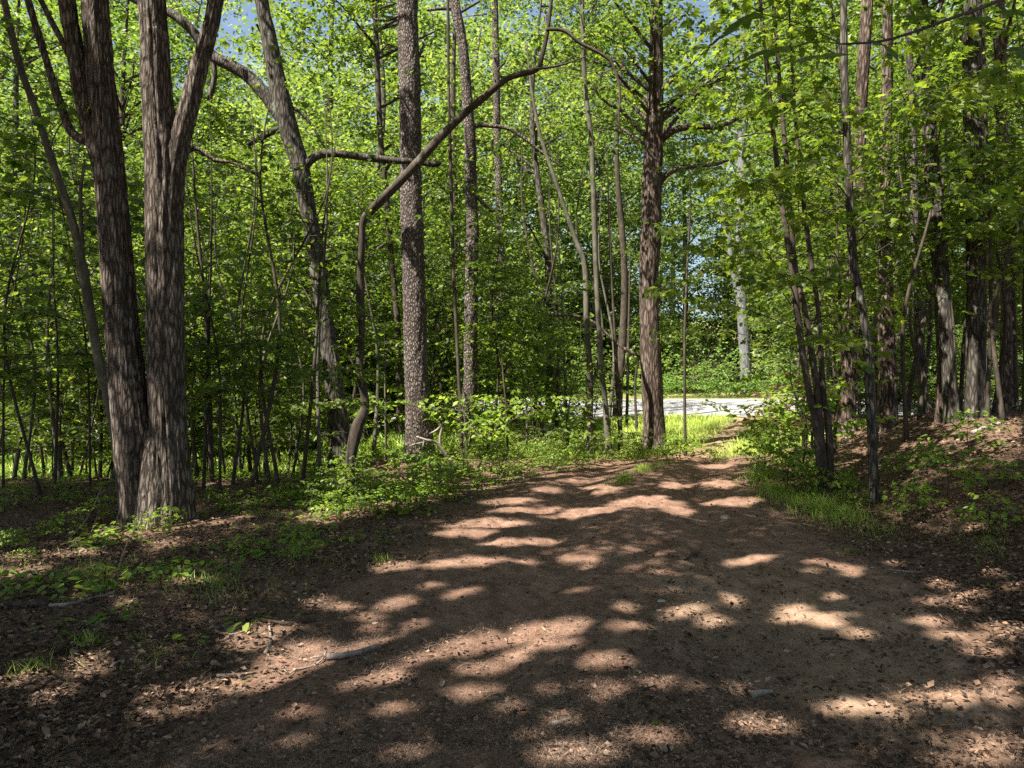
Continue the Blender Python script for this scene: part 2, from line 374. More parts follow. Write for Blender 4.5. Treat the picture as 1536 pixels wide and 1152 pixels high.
def floor_mat():
    m, nt = new_mat('forest floor')
    g = coords(nt, (1, 1, 1))
    drv, grs, snd = attr(nt, 'drive'), attr(nt, 'grass'), attr(nt, 'sand')
    n1 = noise(nt, g, 0.9, 6, 0.6); n2 = noise(nt, g, 9, 8, 0.7); n3 = noise(nt, g, 70, 5, 0.7)
    st = noise(nt, coords(nt, (26, 120, 40)), 1.0, 4, 0.7, 1.2); st2 = noise(nt, coords(nt, (130, 30, 40)), 1.0, 4, 0.7, 1.2)
    fib = math_(nt, 'ADD', math_(nt, 'MULTIPLY', st, 0.5), math_(nt, 'MULTIPLY', st2, 0.5))
    fine = math_(nt, 'ADD', math_(nt, 'MULTIPLY', fib, 0.55), math_(nt, 'ADD', math_(nt, 'MULTIPLY', n3, 0.25), math_(nt, 'MULTIPLY', n2, 0.3)))
    soil = ramp(nt, fine, [(0.36, (0.050, 0.032, 0.022)), (0.52, (0.180, 0.121, 0.090)), (0.70, (0.42, 0.30, 0.235))])
    sand = ramp(nt, fine, [(0.36, (0.10, 0.072, 0.048)), (0.52, (0.265, 0.195, 0.138)), (0.70, (0.45, 0.35, 0.275))])
    lit = ramp(nt, fine, [(0.36, (0.035, 0.022, 0.014)), (0.52, (0.105, 0.066, 0.042)), (0.72, (0.24, 0.155, 0.11))])
    grass = ramp(nt, fine, [(0.36, (0.08, 0.11, 0.03)), (0.52, (0.20, 0.24, 0.06)), (0.72, (0.34, 0.36, 0.13))])
    sm_ = ramp(nt, math_(nt, 'ADD', math_(nt, 'MULTIPLY', snd, 0.58), math_(nt, 'ADD', math_(nt, 'MULTIPLY', n1, 0.35), math_(nt, 'MULTIPLY', n2, 0.45))), [(0.68, (0, 0, 0)), (0.92, (1, 1, 1))])
    soil = mixc(nt, sm_, soil, sand)
    n4 = noise(nt, coords(nt, (2.6, 1.5, 1)), 1.3, 5, 0.65, 0.8)
    soil = mixc(nt, 0.85, soil, mixc(nt, ramp(nt, n4, [(0.34, (0, 0, 0)), (0.62, (1, 1, 1))]), (0.62, 0.56, 0.52), (1.16, 1.14, 1.12)), 'MULTIPLY')
    soil = mixc(nt, 1.0, soil, (0.92, 0.83, 0.78), 'MULTIPLY')
    c = mixc(nt, drv, lit, soil)
    c = mixc(nt, grs, c, grass)
    hgt = math_(nt, 'ADD', fine, math_(nt, 'MULTIPLY', n2, 0.6))
    out(nt, principled(nt, c, 0.92, 0.1, bump(nt, hgt, 0.8, 0.02))); return m
FLOOR = floor_mat()
def road_mat():
    m, nt = new_mat('worn pale asphalt')
    g = coords(nt, (1, 1, 1))
    c = ramp(nt, noise(nt, g, 60, 4, 0.7), [(0.3, (0.19, 0.185, 0.19)), (0.7, (0.33, 0.325, 0.33))])
    c = mixc(nt, 0.5, c, mixc(nt, noise(nt, coords(nt, (0.15, 1.2, 1)), 1.5, 4), (0.7, 0.7, 0.7), (1.3, 1.3, 1.3)), 'MULTIPLY')
    out(nt, principled(nt, c, 0.85, 0.2)); return m
ROAD = road_mat()
def flat_mat(name, col, rough=0.6):
    m, nt = new_mat(name)
    c = mixc(nt, noise(nt, coords(nt, (1, 1, 1)), 40, 4), tuple(q*0.6 for q in col), tuple(min(1, q*1.35) for q in col))
    out(nt, principled(nt, c, rough, 0.3)); return m

# ------------------------------------------------------------------ setting: ground, drive, road
def grid_mesh(name, xs, ys, zf, mat, kind_label=None):
    X, Y = np.meshgrid(xs, ys)
    Z = zf(X, Y)
    ny, nx = X.shape
    i, j = np.meshgrid(np.arange(ny-1), np.arange(nx-1), indexing='ij')
    a = i*nx+j; b = a+1; c = b+nx; d = a+nx
    f = np.concatenate([np.stack([a, b, c], -1).reshape(-1, 3), np.stack([a, c, d], -1).reshape(-1, 3)])
    mb = MB().add(np.stack([X, Y, Z], -1), f)
    xx, yy = X.ravel(), Y.ravel()
    off = drive_off(xx, yy)
    dm = sm(0.5-off/0.5)
    fade = 1-sm((yy-14.2+0.6*vn(xx*1.5, yy*1.5, 7))/1.2)
    trackc = np.exp(-((xx-centre(yy)-0.25)/0.45)**2)
    drv = dm*fade+(1-fade)*np.clip(trackc*1.1, 0, 1)*(yy < 22)
    gl = sm((yy-14.0)/1.5)*(1-0.85*np.clip(trackc*1.2, 0, 1)*(yy < 22))*(1-sm((xx-7.5)/2)*(yy < 21))*np.where(yy > 28.5, 0.6, 1)
    snd = np.exp(-((xx-1.55)/1.1)**2-((yy-4.7)/1.6)**2)+0.6*(1-fade)+0.35*sm((xx-0.8)/1.5)*(yy < 8)
    mb_o = mb.build(name, mat, smooth=True, extra={'drive': drv, 'grass': np.clip(gl, 0, 1), 'sand': np.clip(snd, 0, 1)})
    return setp(mb_o, kind='structure')
def graded(lo, hi, a, b, fine, growth=1.12):
    core = list(np.arange(a, b+1e-6, fine)); s = fine; x = b
    up = []
    while x < hi: s *= growth; x += s; up.append(min(x, hi))
    s = fine; x = a; dn = []
    while x > lo: s *= growth; x -= s; dn.append(max(x, lo))
    return np.array(dn[::-1]+core+up)
def ground_z(X, Y):
    z = H(X, Y)
    z = z-0.06*sm((-drive_off(X, Y)-0.08)/0.25)*(Y < 22.0)
    z = z-0.10*sm((Y-22.1)/0.4)*(1-sm((Y-28.1)/0.3))
    return z
grid_mesh('ground', graded(-260, 260, -7, 8, 0.09), graded(-40, 420, 1.8, 17, 0.09), ground_z, FLOOR)
def drive_sheet():
    ys = np.concatenate([np.arange(-3, 12, 0.035), np.arange(12, 22.05, 0.08)])
    us = np.linspace(-1, 1, 131)
    Y, U = np.meshgrid(ys, us, indexing='ij')
    e = halfw(Y)+0.02
    X = centre(Y)+U*e
    for _ in range(3):                               # let the edges follow the wobbling outline
        wob = edge_wobble(X, Y); X = centre(Y)+U*(e-wob)
    det = 0.010*vn(X*9, Y*9, 4)+0.006*vn(X*22, Y*22, 8)+0.026*vn(X*3.1, Y*2.3, 12)
    inner = sm((1-np.abs(U))/0.12)
    Z = H(X, Y)+0.008+det*inner
    ny, nx = X.shape
    i, j = np.meshgrid(np.arange(ny-1), np.arange(nx-1), indexing='ij')
    a = i*nx+j; b = a+1; c = b+nx; d = a+nx
    f = np.concatenate([np.stack([a, b, c], -1).reshape(-1, 3), np.stack([a, c, d], -1).reshape(-1, 3)])
    xx, yy = X.ravel(), Y.ravel(); uu = U.ravel()
    fade = 1-sm((yy-14.2+0.6*vn(xx*1.5, yy*1.5, 7))/1.2)
    trackc = np.clip(np.exp(-((xx-centre(yy)-0.25)/0.45)**2)*1.15, 0, 1)
    ed = 0.5+0.5*sm((1-np.abs(uu))*halfw(yy)/0.3)
    drv = ed*fade+(1-fade)*trackc
    gl = (1-fade)*(1-0.85*trackc)
    snd = np.exp(-((xx-1.55)/1.1)**2-((yy-4.7)/1.6)**2)+0.6*(1-fade)+0.35*sm((xx-0.8)/1.5)*(yy < 8)
    o = MB().add(np.stack([X, Y, Z], -1), f).build('dirt_path', FLOOR, smooth=True,
        extra={'drive': drv, 'grass': np.clip(gl, 0, 1), 'sand': np.clip(snd, 0, 1)})
    setp(o, kind='structure')
drive_sheet()
xs = np.linspace(-90, 90, 181); ys = np.linspace(22.0, 28.5, 14)
grid_mesh('road', xs, ys, lambda X, Y: H(X, Y)+0.012, ROAD)

# ------------------------------------------------------------------ plants: generators
def unit(v): return v/(np.linalg.norm(v)+1e-9)
def spray_branch(rng, wood, L, p0, az, length, elev, leaf, dens=1.0, droop=0.5, rad=0.008, tw_seg=3, skip=0.25):
    """one limb held out in a flat layer: curved branch, side twigs, leaves along the twigs. L: list of (pos, dir, nrm, size)"""
    n = 7
    s = np.linspace(0, 1, n)
    h = np.array([math.cos(az), math.sin(az)])
    bend = rng.normal(0, 0.25)
    side = np.array([-h[1], h[0]])
    pts = np.zeros((n, 3))
    pts[:, :2] = p0[:2]+np.outer(s*length, h)+np.outer(bend*length*0.3*s*s, side)
    pts[:, 2] = p0[2]+length*(math.tan(elev)*s-droop*0.55*s**2.2)
    rr = rad*(1-0.85*s)+0.0015
    for i in range(n-1): wood.seg.append((pts[i], pts[i+1], rr[i], rr[i+1]))
    N = max(4, int(length*8*dens))
    for k in range(N):
        t = skip+(1-skip)*(k+rng.random())/N
        i = min(int(t*(n-1)), n-2); fr = t*(n-1)-i
        q = pts[i]*(1-fr)+pts[i+1]*fr
        tl = (0.16+0.30*length*(1-t)*0.8+0.10)*rng.uniform(0.6, 1.2)
        sg = 1 if k % 2 else -1
        dr = unit(np.array([*h, 0])*rng.uniform(0.4, 0.9)+sg*np.array([*side, 0])*rng.uniform(0.6, 1.0)+np.array([0, 0, rng.normal(-0.05, 0.16)]))
        if k == N-1: dr = unit(np.array([*h, -0.1]))
        if rng.random() < 0.6: wood.seg.append((q, q+dr*tl+np.array([0, 0, -0.06*tl]), 0.0026, 0.001))
        m = max(3, int(tl/(leaf*0.55)*dens))
        u = rng.random(m)**0.8
        pp = q[None]+dr[None]*(u*tl)[:, None]+rng.normal(0, 0.02, (m, 3))
        lat = np.cross(dr, [0, 0, 1.0])
        sgn = np.where(np.arange(m) % 2 == 0, 1, -1)[:, None]
        ld = dr[None]*rng.uniform(0.2, 0.9, (m, 1))+sgn*lat[None]*rng.uniform(0.4, 1.0, (m, 1))+np.array([0, 0, -0.34])+rng.normal(0, 0.22, (m, 3))
        ln = np.array([0, 0, 1.0])[None]+rng.normal(0, 0.48, (m, 3))
        L.append((pp, ld, ln, leaf*rng.uniform(0.6, 1.2, m)))
def pack(L):
    return [np.concatenate([a[i] for a in L]) for i in range(4)]

def add_crown(parent, L, mat, tmpl=QUAD, carve=True, name='crown'):
    p, d, n, s = pack(L)
    if carve:
        k = keep(p+d/(np.linalg.norm(d, axis=1)[:, None]+1e-9)*(0.5*s)[:, None]); p, d, n, s = p[k], d[k], n[k], s[k]
    if not len(p): return None
    mb = MB(); leaves(mb, p, d, n, s, tmpl)
    return mb.build(name, mat, parent)

def understory_sprays(rng, wood, L, path, z0, nb, lmax, leaf, dens, top_taper=True, az0=None, azs=None, droop=0.5, low=1.0):
    zb = path[0][2]; zt = path[-1][2]
    for b in range(nb):
        t = ((b+rng.random())/nb)**low
        z = zb+z0+(zt-zb-z0)*t
        i = int(np.argmin(np.abs(path[:, 2]-z))); p0 = path[i]
        ln = lmax*(1-0.55*t if top_taper else 1)*rng.uniform(0.55, 1.1)
        az = b*2.4+rng.normal(0, 0.4) if az0 is None else az0+rng.normal(0, azs)
        spray_branch(rng, wood, L, p0, az, ln, rng.uniform(0.05, 0.6), leaf, dens, droop=droop*rng.uniform(0.5, 1.4))

def blob_crown(rng, wood, L, path, z0, z1, R, ncl, per, leaf, cr=0.75, every=3, shift=(0, 0)):
    """tall tree's crown: clumps of leaves round the upper stem, each clump carried by a limb"""
    zb = path[0][2]
    for k in range(ncl):
        t = rng.random()
        z = zb+z0+(z1-z0)*t
        rr = R*math.sin(math.pi*min(1, 0.18+0.78*t))**0.6*rng.uniform(0.15, 1.0)**0.55
        az = rng.uniform(0, 2*math.pi)
        i = int(np.argmin(np.abs(path[:, 2]-(z-0.45*rr)))); st = path[i]
        c = np.array([path[i][0]+rr*math.cos(az)+shift[0]*t, path[i][1]+rr*math.sin(az)+shift[1]*t, z])
        if k % every == 0:
            mid = (st+c)/2+np.array([rng.normal(0, .15), rng.normal(0, .15), 0.12*rr])
            wood.seg.append((st, mid, 0.035+0.008*rr, 0.024)); wood.seg.append((mid, c, 0.024, 0.006))
        m = int(per*rng.uniform(0.6, 1.4)); r = cr*rng.uniform(0.6, 1.3)
        # clump of small flat sprays
        nsp = max(3, m//22)
        sc = c[None]+rng.normal(0, 1, (nsp, 3))*np.array([r*0.55, r*0.55, r*0.36])
        w = rng.integers(0, nsp, m)
        pp = sc[w]+rng.normal(0, 1, (m, 3))*np.array([0.17, 0.17, 0.05])*max(1.0, leaf/0.1)
        ld = rng.normal(0, 1, (m, 3))*np.array([1, 1, 0.35])+np.array([0, 0, -0.35])
        ln = np.array([0, 0, 1.0])[None]+rng.normal(0, 0.45, (m, 3))
        L.append((pp, ld, ln, leaf*rng.uniform(0.6, 1.2, m)))

def stem_from_px(pts, d, top=None, lean=None):
    """[(px, py, width px)] at distance d, base first; extended upward to world height top along its last direction"""
    w = [P(a, b, (d if len(r) == 0 else r[0])) for a, b, c, *r in pts]
    rad = [(0.74 if len(pts) > 18 else 0.88)*c*(d if len(r) == 0 else r[0])/F/2 for a, b, c, *r in pts]
    if top and w[-1][2] < top:
        dr = unit(w[-1]-w[-2])
        k = 3
        gap = top-w[-1][2]
        for i in range(1, k+1):
            dr = unit(dr*0.8+np.array([0, 0, 0.3])); st = gap/k/max(dr[2], .5)
            w.append(w[-1]+dr*st); rad.append(rad[-1]*(1-0.25))
    return w, rad

def limb_twigs(rng, mb, pl):
    for k in range(max(3, int(len(pl)*0.22))):
        i = int(len(pl)*rng.uniform(0.25, 0.99)); p = pl[i]; t = unit(pl[min(i+1, len(pl)-1)]-pl[i-1])
        d = unit(t*0.7+rng.normal(0, 0.7, 3)); L = rng.uniform(0.12, 0.55)
        q = p+d*L*0.5; e = q+unit(d+rng.normal(0, 0.5, 3))*L*0.5
        mb.seg.append((p, q, 0.007, 0.004)); mb.seg.append((q, e, 0.004, 0.0012))
        if rng.random() < 0.6: mb.seg.append((q, q+unit(d+rng.normal(0, 0.8, 3))*L*0.4, 0.003, 0.001))
LAND = {}
L_LAWN = leaf_mat('sun-brightened lawn blade', (0.16, 0.25, 0.03), (0.32, 0.42, 0.07), (0.50, 0.50, 0.16), (2.0, 2.0, 1.5), 0.3, 0.5)  # brighter than real grass: strong sunlight on the lawn is painted into the blades
def main_tree(key, name, label, pts, d, bark, top=14, ridge=0.01, seg=28, step=0.06, flare=0.5, fl_h=0.25, limbs=(), broken=(), crown=None, sprays=None, leafmat=None, tm=QUAD, group=None, cat='tree', ra=9, rz=2, cl='trunk', lobes=5, extra_stems=()):
    rng = np.random.default_rng(abs(hash(key)) % 1000 if False else sum(map(ord, key)))
    w, rad = stem_from_px(pts, d, top)
    gz = float(H(w[0][0], w[0][1])); base = np.array([w[0][0], w[0][1], gz])
    w[0] = np.array([w[0][0], w[0][1], gz-0.12])
    if key == 'crook': w = [w[0]]+[q+rng.normal(0, 0.026, 3) for q in w[1:]]; rad = [r*rng.uniform(0.85, 1.2) for r in rad]
    t = empty(name, base, label, cat, group)
    LAND[key] = to_px(base)[0]
    mb = MB(); mb.carve = True
    path = tube(mb, w, rad, seg, step, ridge, rz, ra, flare, fl_h, lobes, seed=sum(map(ord, key)) % 17, lump=0.17 if key == 'crook' else 0.06)
    for lp in extra_stems:
        ww, rr = stem_from_px(lp['pts'], lp.get('d', d), lp.get('top'))
        if lp.get('ground'):
            ww[0][2] = float(H(ww[0][0], ww[0][1]))-0.12
        tube(mb, ww, rr, lp.get('seg', seg), step, ridge*lp.get('rs', 1), rz, ra, lp.get('flare', 0), fl_h, lobes, seed=len(lp['pts'])+3.3)
    for lp in limbs:
        ww, rr = stem_from_px(lp, d)
        pl = tube(mb, ww, rr, 10, 0.08, ridge*0.5, 3, 6, seed=rng.random()*9); limb_twigs(rng, mb, pl)
    for nm, lp in broken:
        ww, rr = stem_from_px(lp, d); b = MB()
        pl = tube(b, ww, rr, 10, 0.06, ridge*0.5, 3, 6, seed=rng.random()*9); limb_twigs(rng, b, pl)
        b.build(nm, bark, t, smooth=True)
    wood, L = mb, []
    for c_ in (crown if isinstance(crown, list) else [crown] if crown else []): blob_crown(rng, wood, L, path, **c_)
    if key == 'crook': limb_twigs(rng, mb, path)
    if sprays: understory_sprays(rng, wood, L, path, **sprays)
    mb.build('trunk', bark, t, smooth=True)
    if L: add_crown(t, L, leafmat or L_CANOPY, tm)
    return t

# ------------------------------------------------------------------ the trees one can tell apart
main_tree('fork', 'forked_tree', 'massive twin-stemmed tree with shaggy fluted bark joined at one flared base',
    [(212,790,62),(212,740,66),(207,690,70),(197,620,60),(187,540,54),(180,460,50),(174,380,49),(168,300,47),(160,200,44),(150,100,42),(142,0,40)], 7.9, B_FORK, top=13, ridge=0.022, seg=72, step=0.035, flare=0.55, fl_h=0.20, ra=11, rz=1.5,
    extra_stems=[dict(pts=[(258,784,62),(257,730,66),(255,690,60),(252,620,56),(249,540,58),(248,440,58),(247,340,57),(243,240,54),(236,140,46),(232,60,44),(228,0,42)], top=14, ground=True, flare=0.5),
                 dict(pts=[(236,790,84),(237,752,74),(237,716,66),(236,690,58),(236,664,46),(237,642,22),(238,630,5)], ground=True, flare=0.35, d=7.86),
                 dict(pts=[(258,760,36),(280,774,24),(298,784,14),(318,791,5)], seg=16), dict(pts=[(204,770,34),(184,784,20),(163,796,5)], seg=16), dict(pts=[(238,778,28),(249,788,16),(262,797,5)], seg=16),
                 dict(pts=[(254,330,40),(262,250,38),(276,190,32),(296,110,27),(312,50,25),(323,0,24)], top=12, seg=32),
                 dict(pts=[(176,360,30),(162,280,34),(140,200,32),(120,120,28),(108,50,26),(100,0,25)], top=12, seg=32)],
    limbs=[[(138,215,16),(108,200,14),(88,150,13),(66,80,12),(42,0,11),(20,-90,9)],[(124,120,13),(98,70,11),(76,30,10),(56,-10,9)],[(262,250,10),(292,222,8),(322,240,7),(352,245,5),(390,265,3)]],
    crown=dict(z0=7.4, z1=14.0, R=4.4, ncl=100, per=170, leaf=0.14), sprays=dict(z0=3.5, nb=6, lmax=1.4, leaf=0.10, dens=0.8))
main_tree('lean_l', 'leaning_tree', 'thin pale grey tree leaning out behind the forked trunk towards the left edge',
    [(190,752,18),(178,680,18),(166,610,17),(148,540,16),(136,470,15),(122,390,15),(108,330,14),(76,235,13),(52,160,12),(30,100,12),(6,0,11)], 8.6, B_SMOOTH, top=9, ridge=0.003, seg=14,
    limbs=[[(126,405,7),(122,340,7),(121,290,6),(127,240,4)]], sprays=dict(z0=3.2, nb=26, lmax=1.7, leaf=0.125, dens=1.0), leafmat=L_UNDER, tm=MAPLE)
main_tree('lean_g', 'grey_oak', 'tall grey tree leaning left with a forked top and a broken side limb',
    [(513,712,42),(511,660,34),(504,600,31),(496,540,29),(486,470,28),(475,390,27),(463,320,27),(450,250,29),(436,205,31),(425,165,33),(412,100,28),(402,50,25),(392,0,23)], 12.7, B_GREY, top=15, ridge=0.012, seg=36,
    limbs=[[(428,185,24),(400,145,22),(372,114,22),(345,98,21),(318,83,19),(288,46,17),(258,21,15),(215,6,13),(150,-30,10)], [(436,160,6),(452,170,6),(468,188,5),(480,210,4),(490,224,3)],[(318,83,10),(322,110,9),(318,135,10),(312,148,9)]],
    broken=[('broken_limb', [(452,262,17),(462,244,16),(480,232,14),(505,230,13),(540,235,12),(580,240,12),(620,242,11),(650,247,10),(661,244,8)]), ('limb_stub', [(432,194,12),(412,196,12),(392,206,11),(373,216,9)])],
    crown=dict(z0=8.0, z1=15.0, R=4.0, ncl=48, per=130, leaf=0.12))
main_tree('crook', 'crooked_sapling', 'bent dark tree whose thin stem crooks sharply and reaches across the pine trunks',
    [(524,722,22),(530,690,21),(536,643,20),(545,605,17),(543,560,16),(540,500,15),(541,440,15),(540,380,15),(546,338,15),(572,305,15),(600,275,16),(626,244,17),(652,216,16),(690,180,15),(722,150,14),(760,121,12),(800,104,11),(814,84,9),(819,45,8),(829,0,7)], 11.0, B_DARK, top=7.6, ridge=0.004, seg=16, flare=0.3,
    limbs=[[(819,44,6),(846,46,7),(871,65,6),(900,80,6),(918,96,5),(930,135,4),(928,180,3),(934,200,2)],[(760,121,5),(745,108,4),(757,95,3)],[(800,104,5),(840,98,4),(880,84,2)]])
main_tree('pine', 'pine_tree', 'thickest straight pine trunk with flaky plated bark left of the drive',
    [(629,700,58),(628,660,48),(627,600,43),(624,540,40),(622,470,38),(620,400,37),(617,330,36),(616,250,36),(615,139,36),(613,60,34),(612,0,33)], 13.4, B_PINE, top=19, ridge=0.016, seg=48, flare=0.25, ra=12, rz=6, step=0.05,
    limbs=[[(628,86,6),(634,72,5),(637,64,4)],[(610,15,5),(585,30,4),(560,28,3)]],
    crown=dict(z0=9.5, z1=18.0, R=3.2, ncl=40, per=130, leaf=0.12))
main_tree('pine2', 'pine_tree', 'slimmer pale pine trunk with flaky bark and a bare drooping branch, beyond the thick one',
    [(705,655,32),(705,610,27),(706,560,24),(706,500,23),(707,420,22),(709,350,21),(706,280,20),(705,208,20),(700,139,17),(694,69,17),(688,35,17),(682,0,17)], 16.0, B_PINE, top=19, ridge=0.012, seg=32, flare=0.25, ra=12, rz=6,
    limbs=[[(689,14,7),(668,13,6),(640,15,5)],[(716,295,8),(728,308,7),(742,317,7),(757,314,4)]],
    broken=[('bare_branch', [(704,200,8),(714,189,8),(736,189,7),(765,194,6),(795,214,5),(820,234,4),(843,250,3)])],
    crown=dict(z0=9.0, z1=18.0, R=3.2, ncl=40, per=130, leaf=0.12))
main_tree('reddish', 'roadside_tree', 'stout dark reddish-brown trunk standing at the drive\'s far bend with crooked bare limbs',
    [(981,680,46),(981,650,38),(979,600,35),(976,540,34),(974,470,33),(974,400,33),(976,347,33),(978,280,33),(980,230,32),(982,170,28),(984,90,24),(985,0,20)], 15.6, B_RED, top=16, ridge=0.016, seg=36, flare=0.3,
    limbs=[[(986,280,12),(998,264,11),(1015,254,10),(1045,249,8),(1075,246,6),(1092,240,4)],[(984,218,12),(1010,196,12),(1042,190,11),(1075,190,9),(1108,178,6)],[(978,215,10),(955,190,8),(930,165,7),(905,150,5),(880,120,3)],[(960,535,5),(940,525,5),(925,515,4),(880,478,4),(818,473,3)]],
    crown=[dict(z0=6.2, z1=15.0, R=3.8, ncl=46, per=130, leaf=0.12), dict(z0=6.9, z1=10.0, R=3.0, ncl=44, per=120, leaf=0.11)], sprays=dict(z0=3.0, nb=46, lmax=2.7, leaf=0.11, dens=1.0, low=1.5))
main_tree('pale1', 'slender_tree', 'slender pale straight stem between the pale pine and the reddish trunk',
    [(914,676,12),(908,608,10),(901,539,9),(894,400,9),(892,347,9),(889,260,9),(887,208,8),(877,120,8),(873,0,7)], 14.0, B_SMOOTH, top=10, ridge=0.002, seg=12, sprays=dict(z0=3.4, nb=44, lmax=2.1, leaf=0.11, dens=1.0), leafmat=L_UNDER)
main_tree('pale2', 'slender_tree', 'slender mottled stem bending left as it rises beside the pale straight one',
    [(883,676,12),(885,574,11),(880,487,10),(877,400,9),(863,358,8),(838,285,7),(812,208,6),(800,150,5)], 14.3, B_SMOOTH, top=8, ridge=0.002, seg=12, sprays=dict(z0=2.8, nb=34, lmax=1.9, leaf=0.11, dens=1.0), leafmat=L_UNDER)
main_tree('dark1', 'slender_tree', 'thin dark stem right beside the reddish trunk, in front of the bright road',
    [(931,680,9),(930,640,8),(926,580,7),(923,521,6),(918,430,5),(914,340,4)], 14.2, B_DARK, top=6, ridge=0.001, seg=8, sprays=dict(z0=1.6, nb=20, lmax=1.5, leaf=0.10, dens=1.0), leafmat=L_UNDER)
main_tree('dark2', 'slender_tree', 'thin lone stem on the sunny grass edge at the end of the drive',
    [(1028,668,6),(1027,600,5),(1027,504,5),(1030,420,4),(1034,340,3)], 14.4, B_DARK, top=5.5, ridge=0.001, seg=8, sprays=dict(z0=0.9, nb=14, lmax=0.7, leaf=0.10, dens=0.9), leafmat=L_UNDER)
main_tree('thin680', 'slender_tree', 'very thin dark straight stem just left of the slimmer pale pine',
    [(692,668,8),(691,622,7),(686,520,6),(680,400,6),(676,250,6),(673,130,5),(672,0,5)], 13.6, B_DARK, top=9, ridge=0.001, seg=8, sprays=dict(z0=2.6, nb=44, lmax=1.9, leaf=0.11, dens=1.0), leafmat=L_UNDER)
main_tree('thin590', 'slender_tree', 'slim dark trunk half hidden just left of the thick pine',
    [(601,665,14),(598,560,12),(595,470,11),(588,400,11),(580,300,10),(571,208,10),(566,100,9),(562,0,8)], 17.0, B_DARK, top=12, ridge=0.003, seg=12, crown=dict(z0=5.5, z1=12, R=2.6, ncl=34, per=110, leaf=0.11), leafmat=L_UNDER)
main_tree('pale757', 'far_pine', 'pale flaky trunk seen between the pines and the slender stems, near the paved road',
    [(764,640,16),(763,574,15),(758,470,14),(753,400,13),(749,300,13),(746,200,12),(744,80,12),(742,0,11)], 20.5, B_PINE, top=18, ridge=0.008, seg=20, crown=dict(z0=8.5, z1=18, R=3.2, ncl=36, per=120, leaf=0.14))
# right of the drive
main_tree('clump', 'maple_clump', 'many-stemmed slim maple clump spreading from one base at the drive\'s edge',
    [(1234,694,15),(1226,650,13),(1214,590,12),(1204,530,11),(1195,460,11),(1186,390,10),(1178,340,10),(1168,270,9),(1159,190,8),(1150,100,7),(1140,0,6)], 9.6, B_DARK, top=8, ridge=0.002, seg=12, flare=0.3,
    extra_stems=[dict(pts=[(1240,694,14),(1230,640,12),(1222,560,11),(1208,470,10),(1192,400,10),(1186,330,9),(1178,225,8),(1170,128,7),(1160,0,6)], top=8.5, ground=True),
                 dict(pts=[(1246,694,13),(1243,640,12),(1236,600,10),(1232,540,9),(1228,470,8),(1215,380,8),(1205,300,7),(1195,200,6),(1188,100,5)], top=7, ground=True)],
    sprays=dict(z0=1.8, nb=64, lmax=2.3, leaf=0.125, dens=1.0), leafmat=L_UNDER, tm=MAPLE)
main_tree('bankpine', 'pine_tree', 'rough reddish pine trunk crossing behind the curved slim tree on the bank',
    [(1272,668,28),(1272,600,24),(1275,500,23),(1279,420,22),(1284,350,20),(1288,300,20),(1291,174,19),(1296,87,19),(1301,0,18)], 13.5, B_RED, top=17, ridge=0.012, seg=32, flare=0.2, ra=12, rz=5, crown=dict(z0=8.2, z1=17, R=3.2, ncl=40, per=130, leaf=0.12))
main_tree('curved', 'curved_tree', 'slim curving tree rising from the grassy foot of the bank, pale towards its top',
    [(1311,756,17),(1310,700,15),(1307,640,14),(1303,560,14),(1297,490,14),(1287,430,14),(1281,400,14),(1276,330,13),(1272,250,13),(1268,156,12),(1266,80,12),(1265,0,11)], 8.6, B_GREY, top=9, ridge=0.004, seg=18, flare=0.2, sprays=dict(z0=2.8, nb=56, lmax=2.5, leaf=0.13, dens=1.0), leafmat=L_UNDER, tm=MAPLE)
main_tree('bank4', 'pine_tree', 'straight rough pine trunk on the bank, next right of the curved slim tree',
    [(1331,655,34),(1331,600,29),(1330,540,27),(1329,470,24),(1328,400,22),(1327,300,20),(1329,220,17),(1331,120,17),(1331,50,16),(1331,0,16)], 12.5, B_RED, top=17, ridge=0.014, seg=36, flare=0.2, ra=12, rz=5, crown=dict(z0=8.0, z1=17, R=3.2, ncl=40, per=130, leaf=0.12))
main_tree('bank5', 'slender_tree', 'slim pale-barked stem between the rough pine and the mossy pair on the bank',
    [(1388,640,18),(1382,560,16),(1377,470,15),(1373,380,14),(1371,270,13),(1368,170,12),(1364,80,11),(1361,0,11)], 15.0, B_GREY, top=13, ridge=0.004, seg=16, crown=dict(z0=6.5, z1=13, R=2.6, ncl=34, per=110, leaf=0.11))
main_tree('bank6', 'bank_tree', 'dark trunk leaning left whose base touches a lit brown stem on the bank',
    [(1431,668,27),(1428,620,23),(1424,560,22),(1417,480,21),(1413,400,22),(1408,330,22),(1400,250,20),(1392,140,19),(1387,80,18),(1382,0,18)], 11.0, B_GREY, top=14, ridge=0.01, seg=28, flare=0.2,
    limbs=[[(1392,70,7),(1402,30,6),(1415,0,5),(1432,-50,4)]], crown=dict(z0=7.0, z1=14, R=3.2, ncl=40, per=130, leaf=0.11))
main_tree('bank6b', 'bank_tree', 'shorter lit brown stem standing against the dark leaning trunk',
    [(1412,664,19),(1413,600,17),(1413,540,16),(1410,470,15),(1404,400,13),(1396,320,11),(1390,250,9)], 11.3, B_RED, top=7, ridge=0.006, seg=18, sprays=dict(z0=3.0, nb=22, lmax=1.7, leaf=0.10, dens=1.0), leafmat=L_UNDER)
main_tree('bank7', 'bank_tree', 'broad straight dark trunk with mossy foot near the top of the bank',
    [(1462,668,36),(1463,620,31),(1464,560,31),(1465,480,30),(1464,400,29),(1462,300,29),(1460,200,29),(1458,100,29),(1457,0,29)], 11.0, B_GREY, top=15, ridge=0.014, seg=36, flare=0.25, crown=dict(z0=7.2, z1=15, R=3.4, ncl=44, per=130, leaf=0.12))
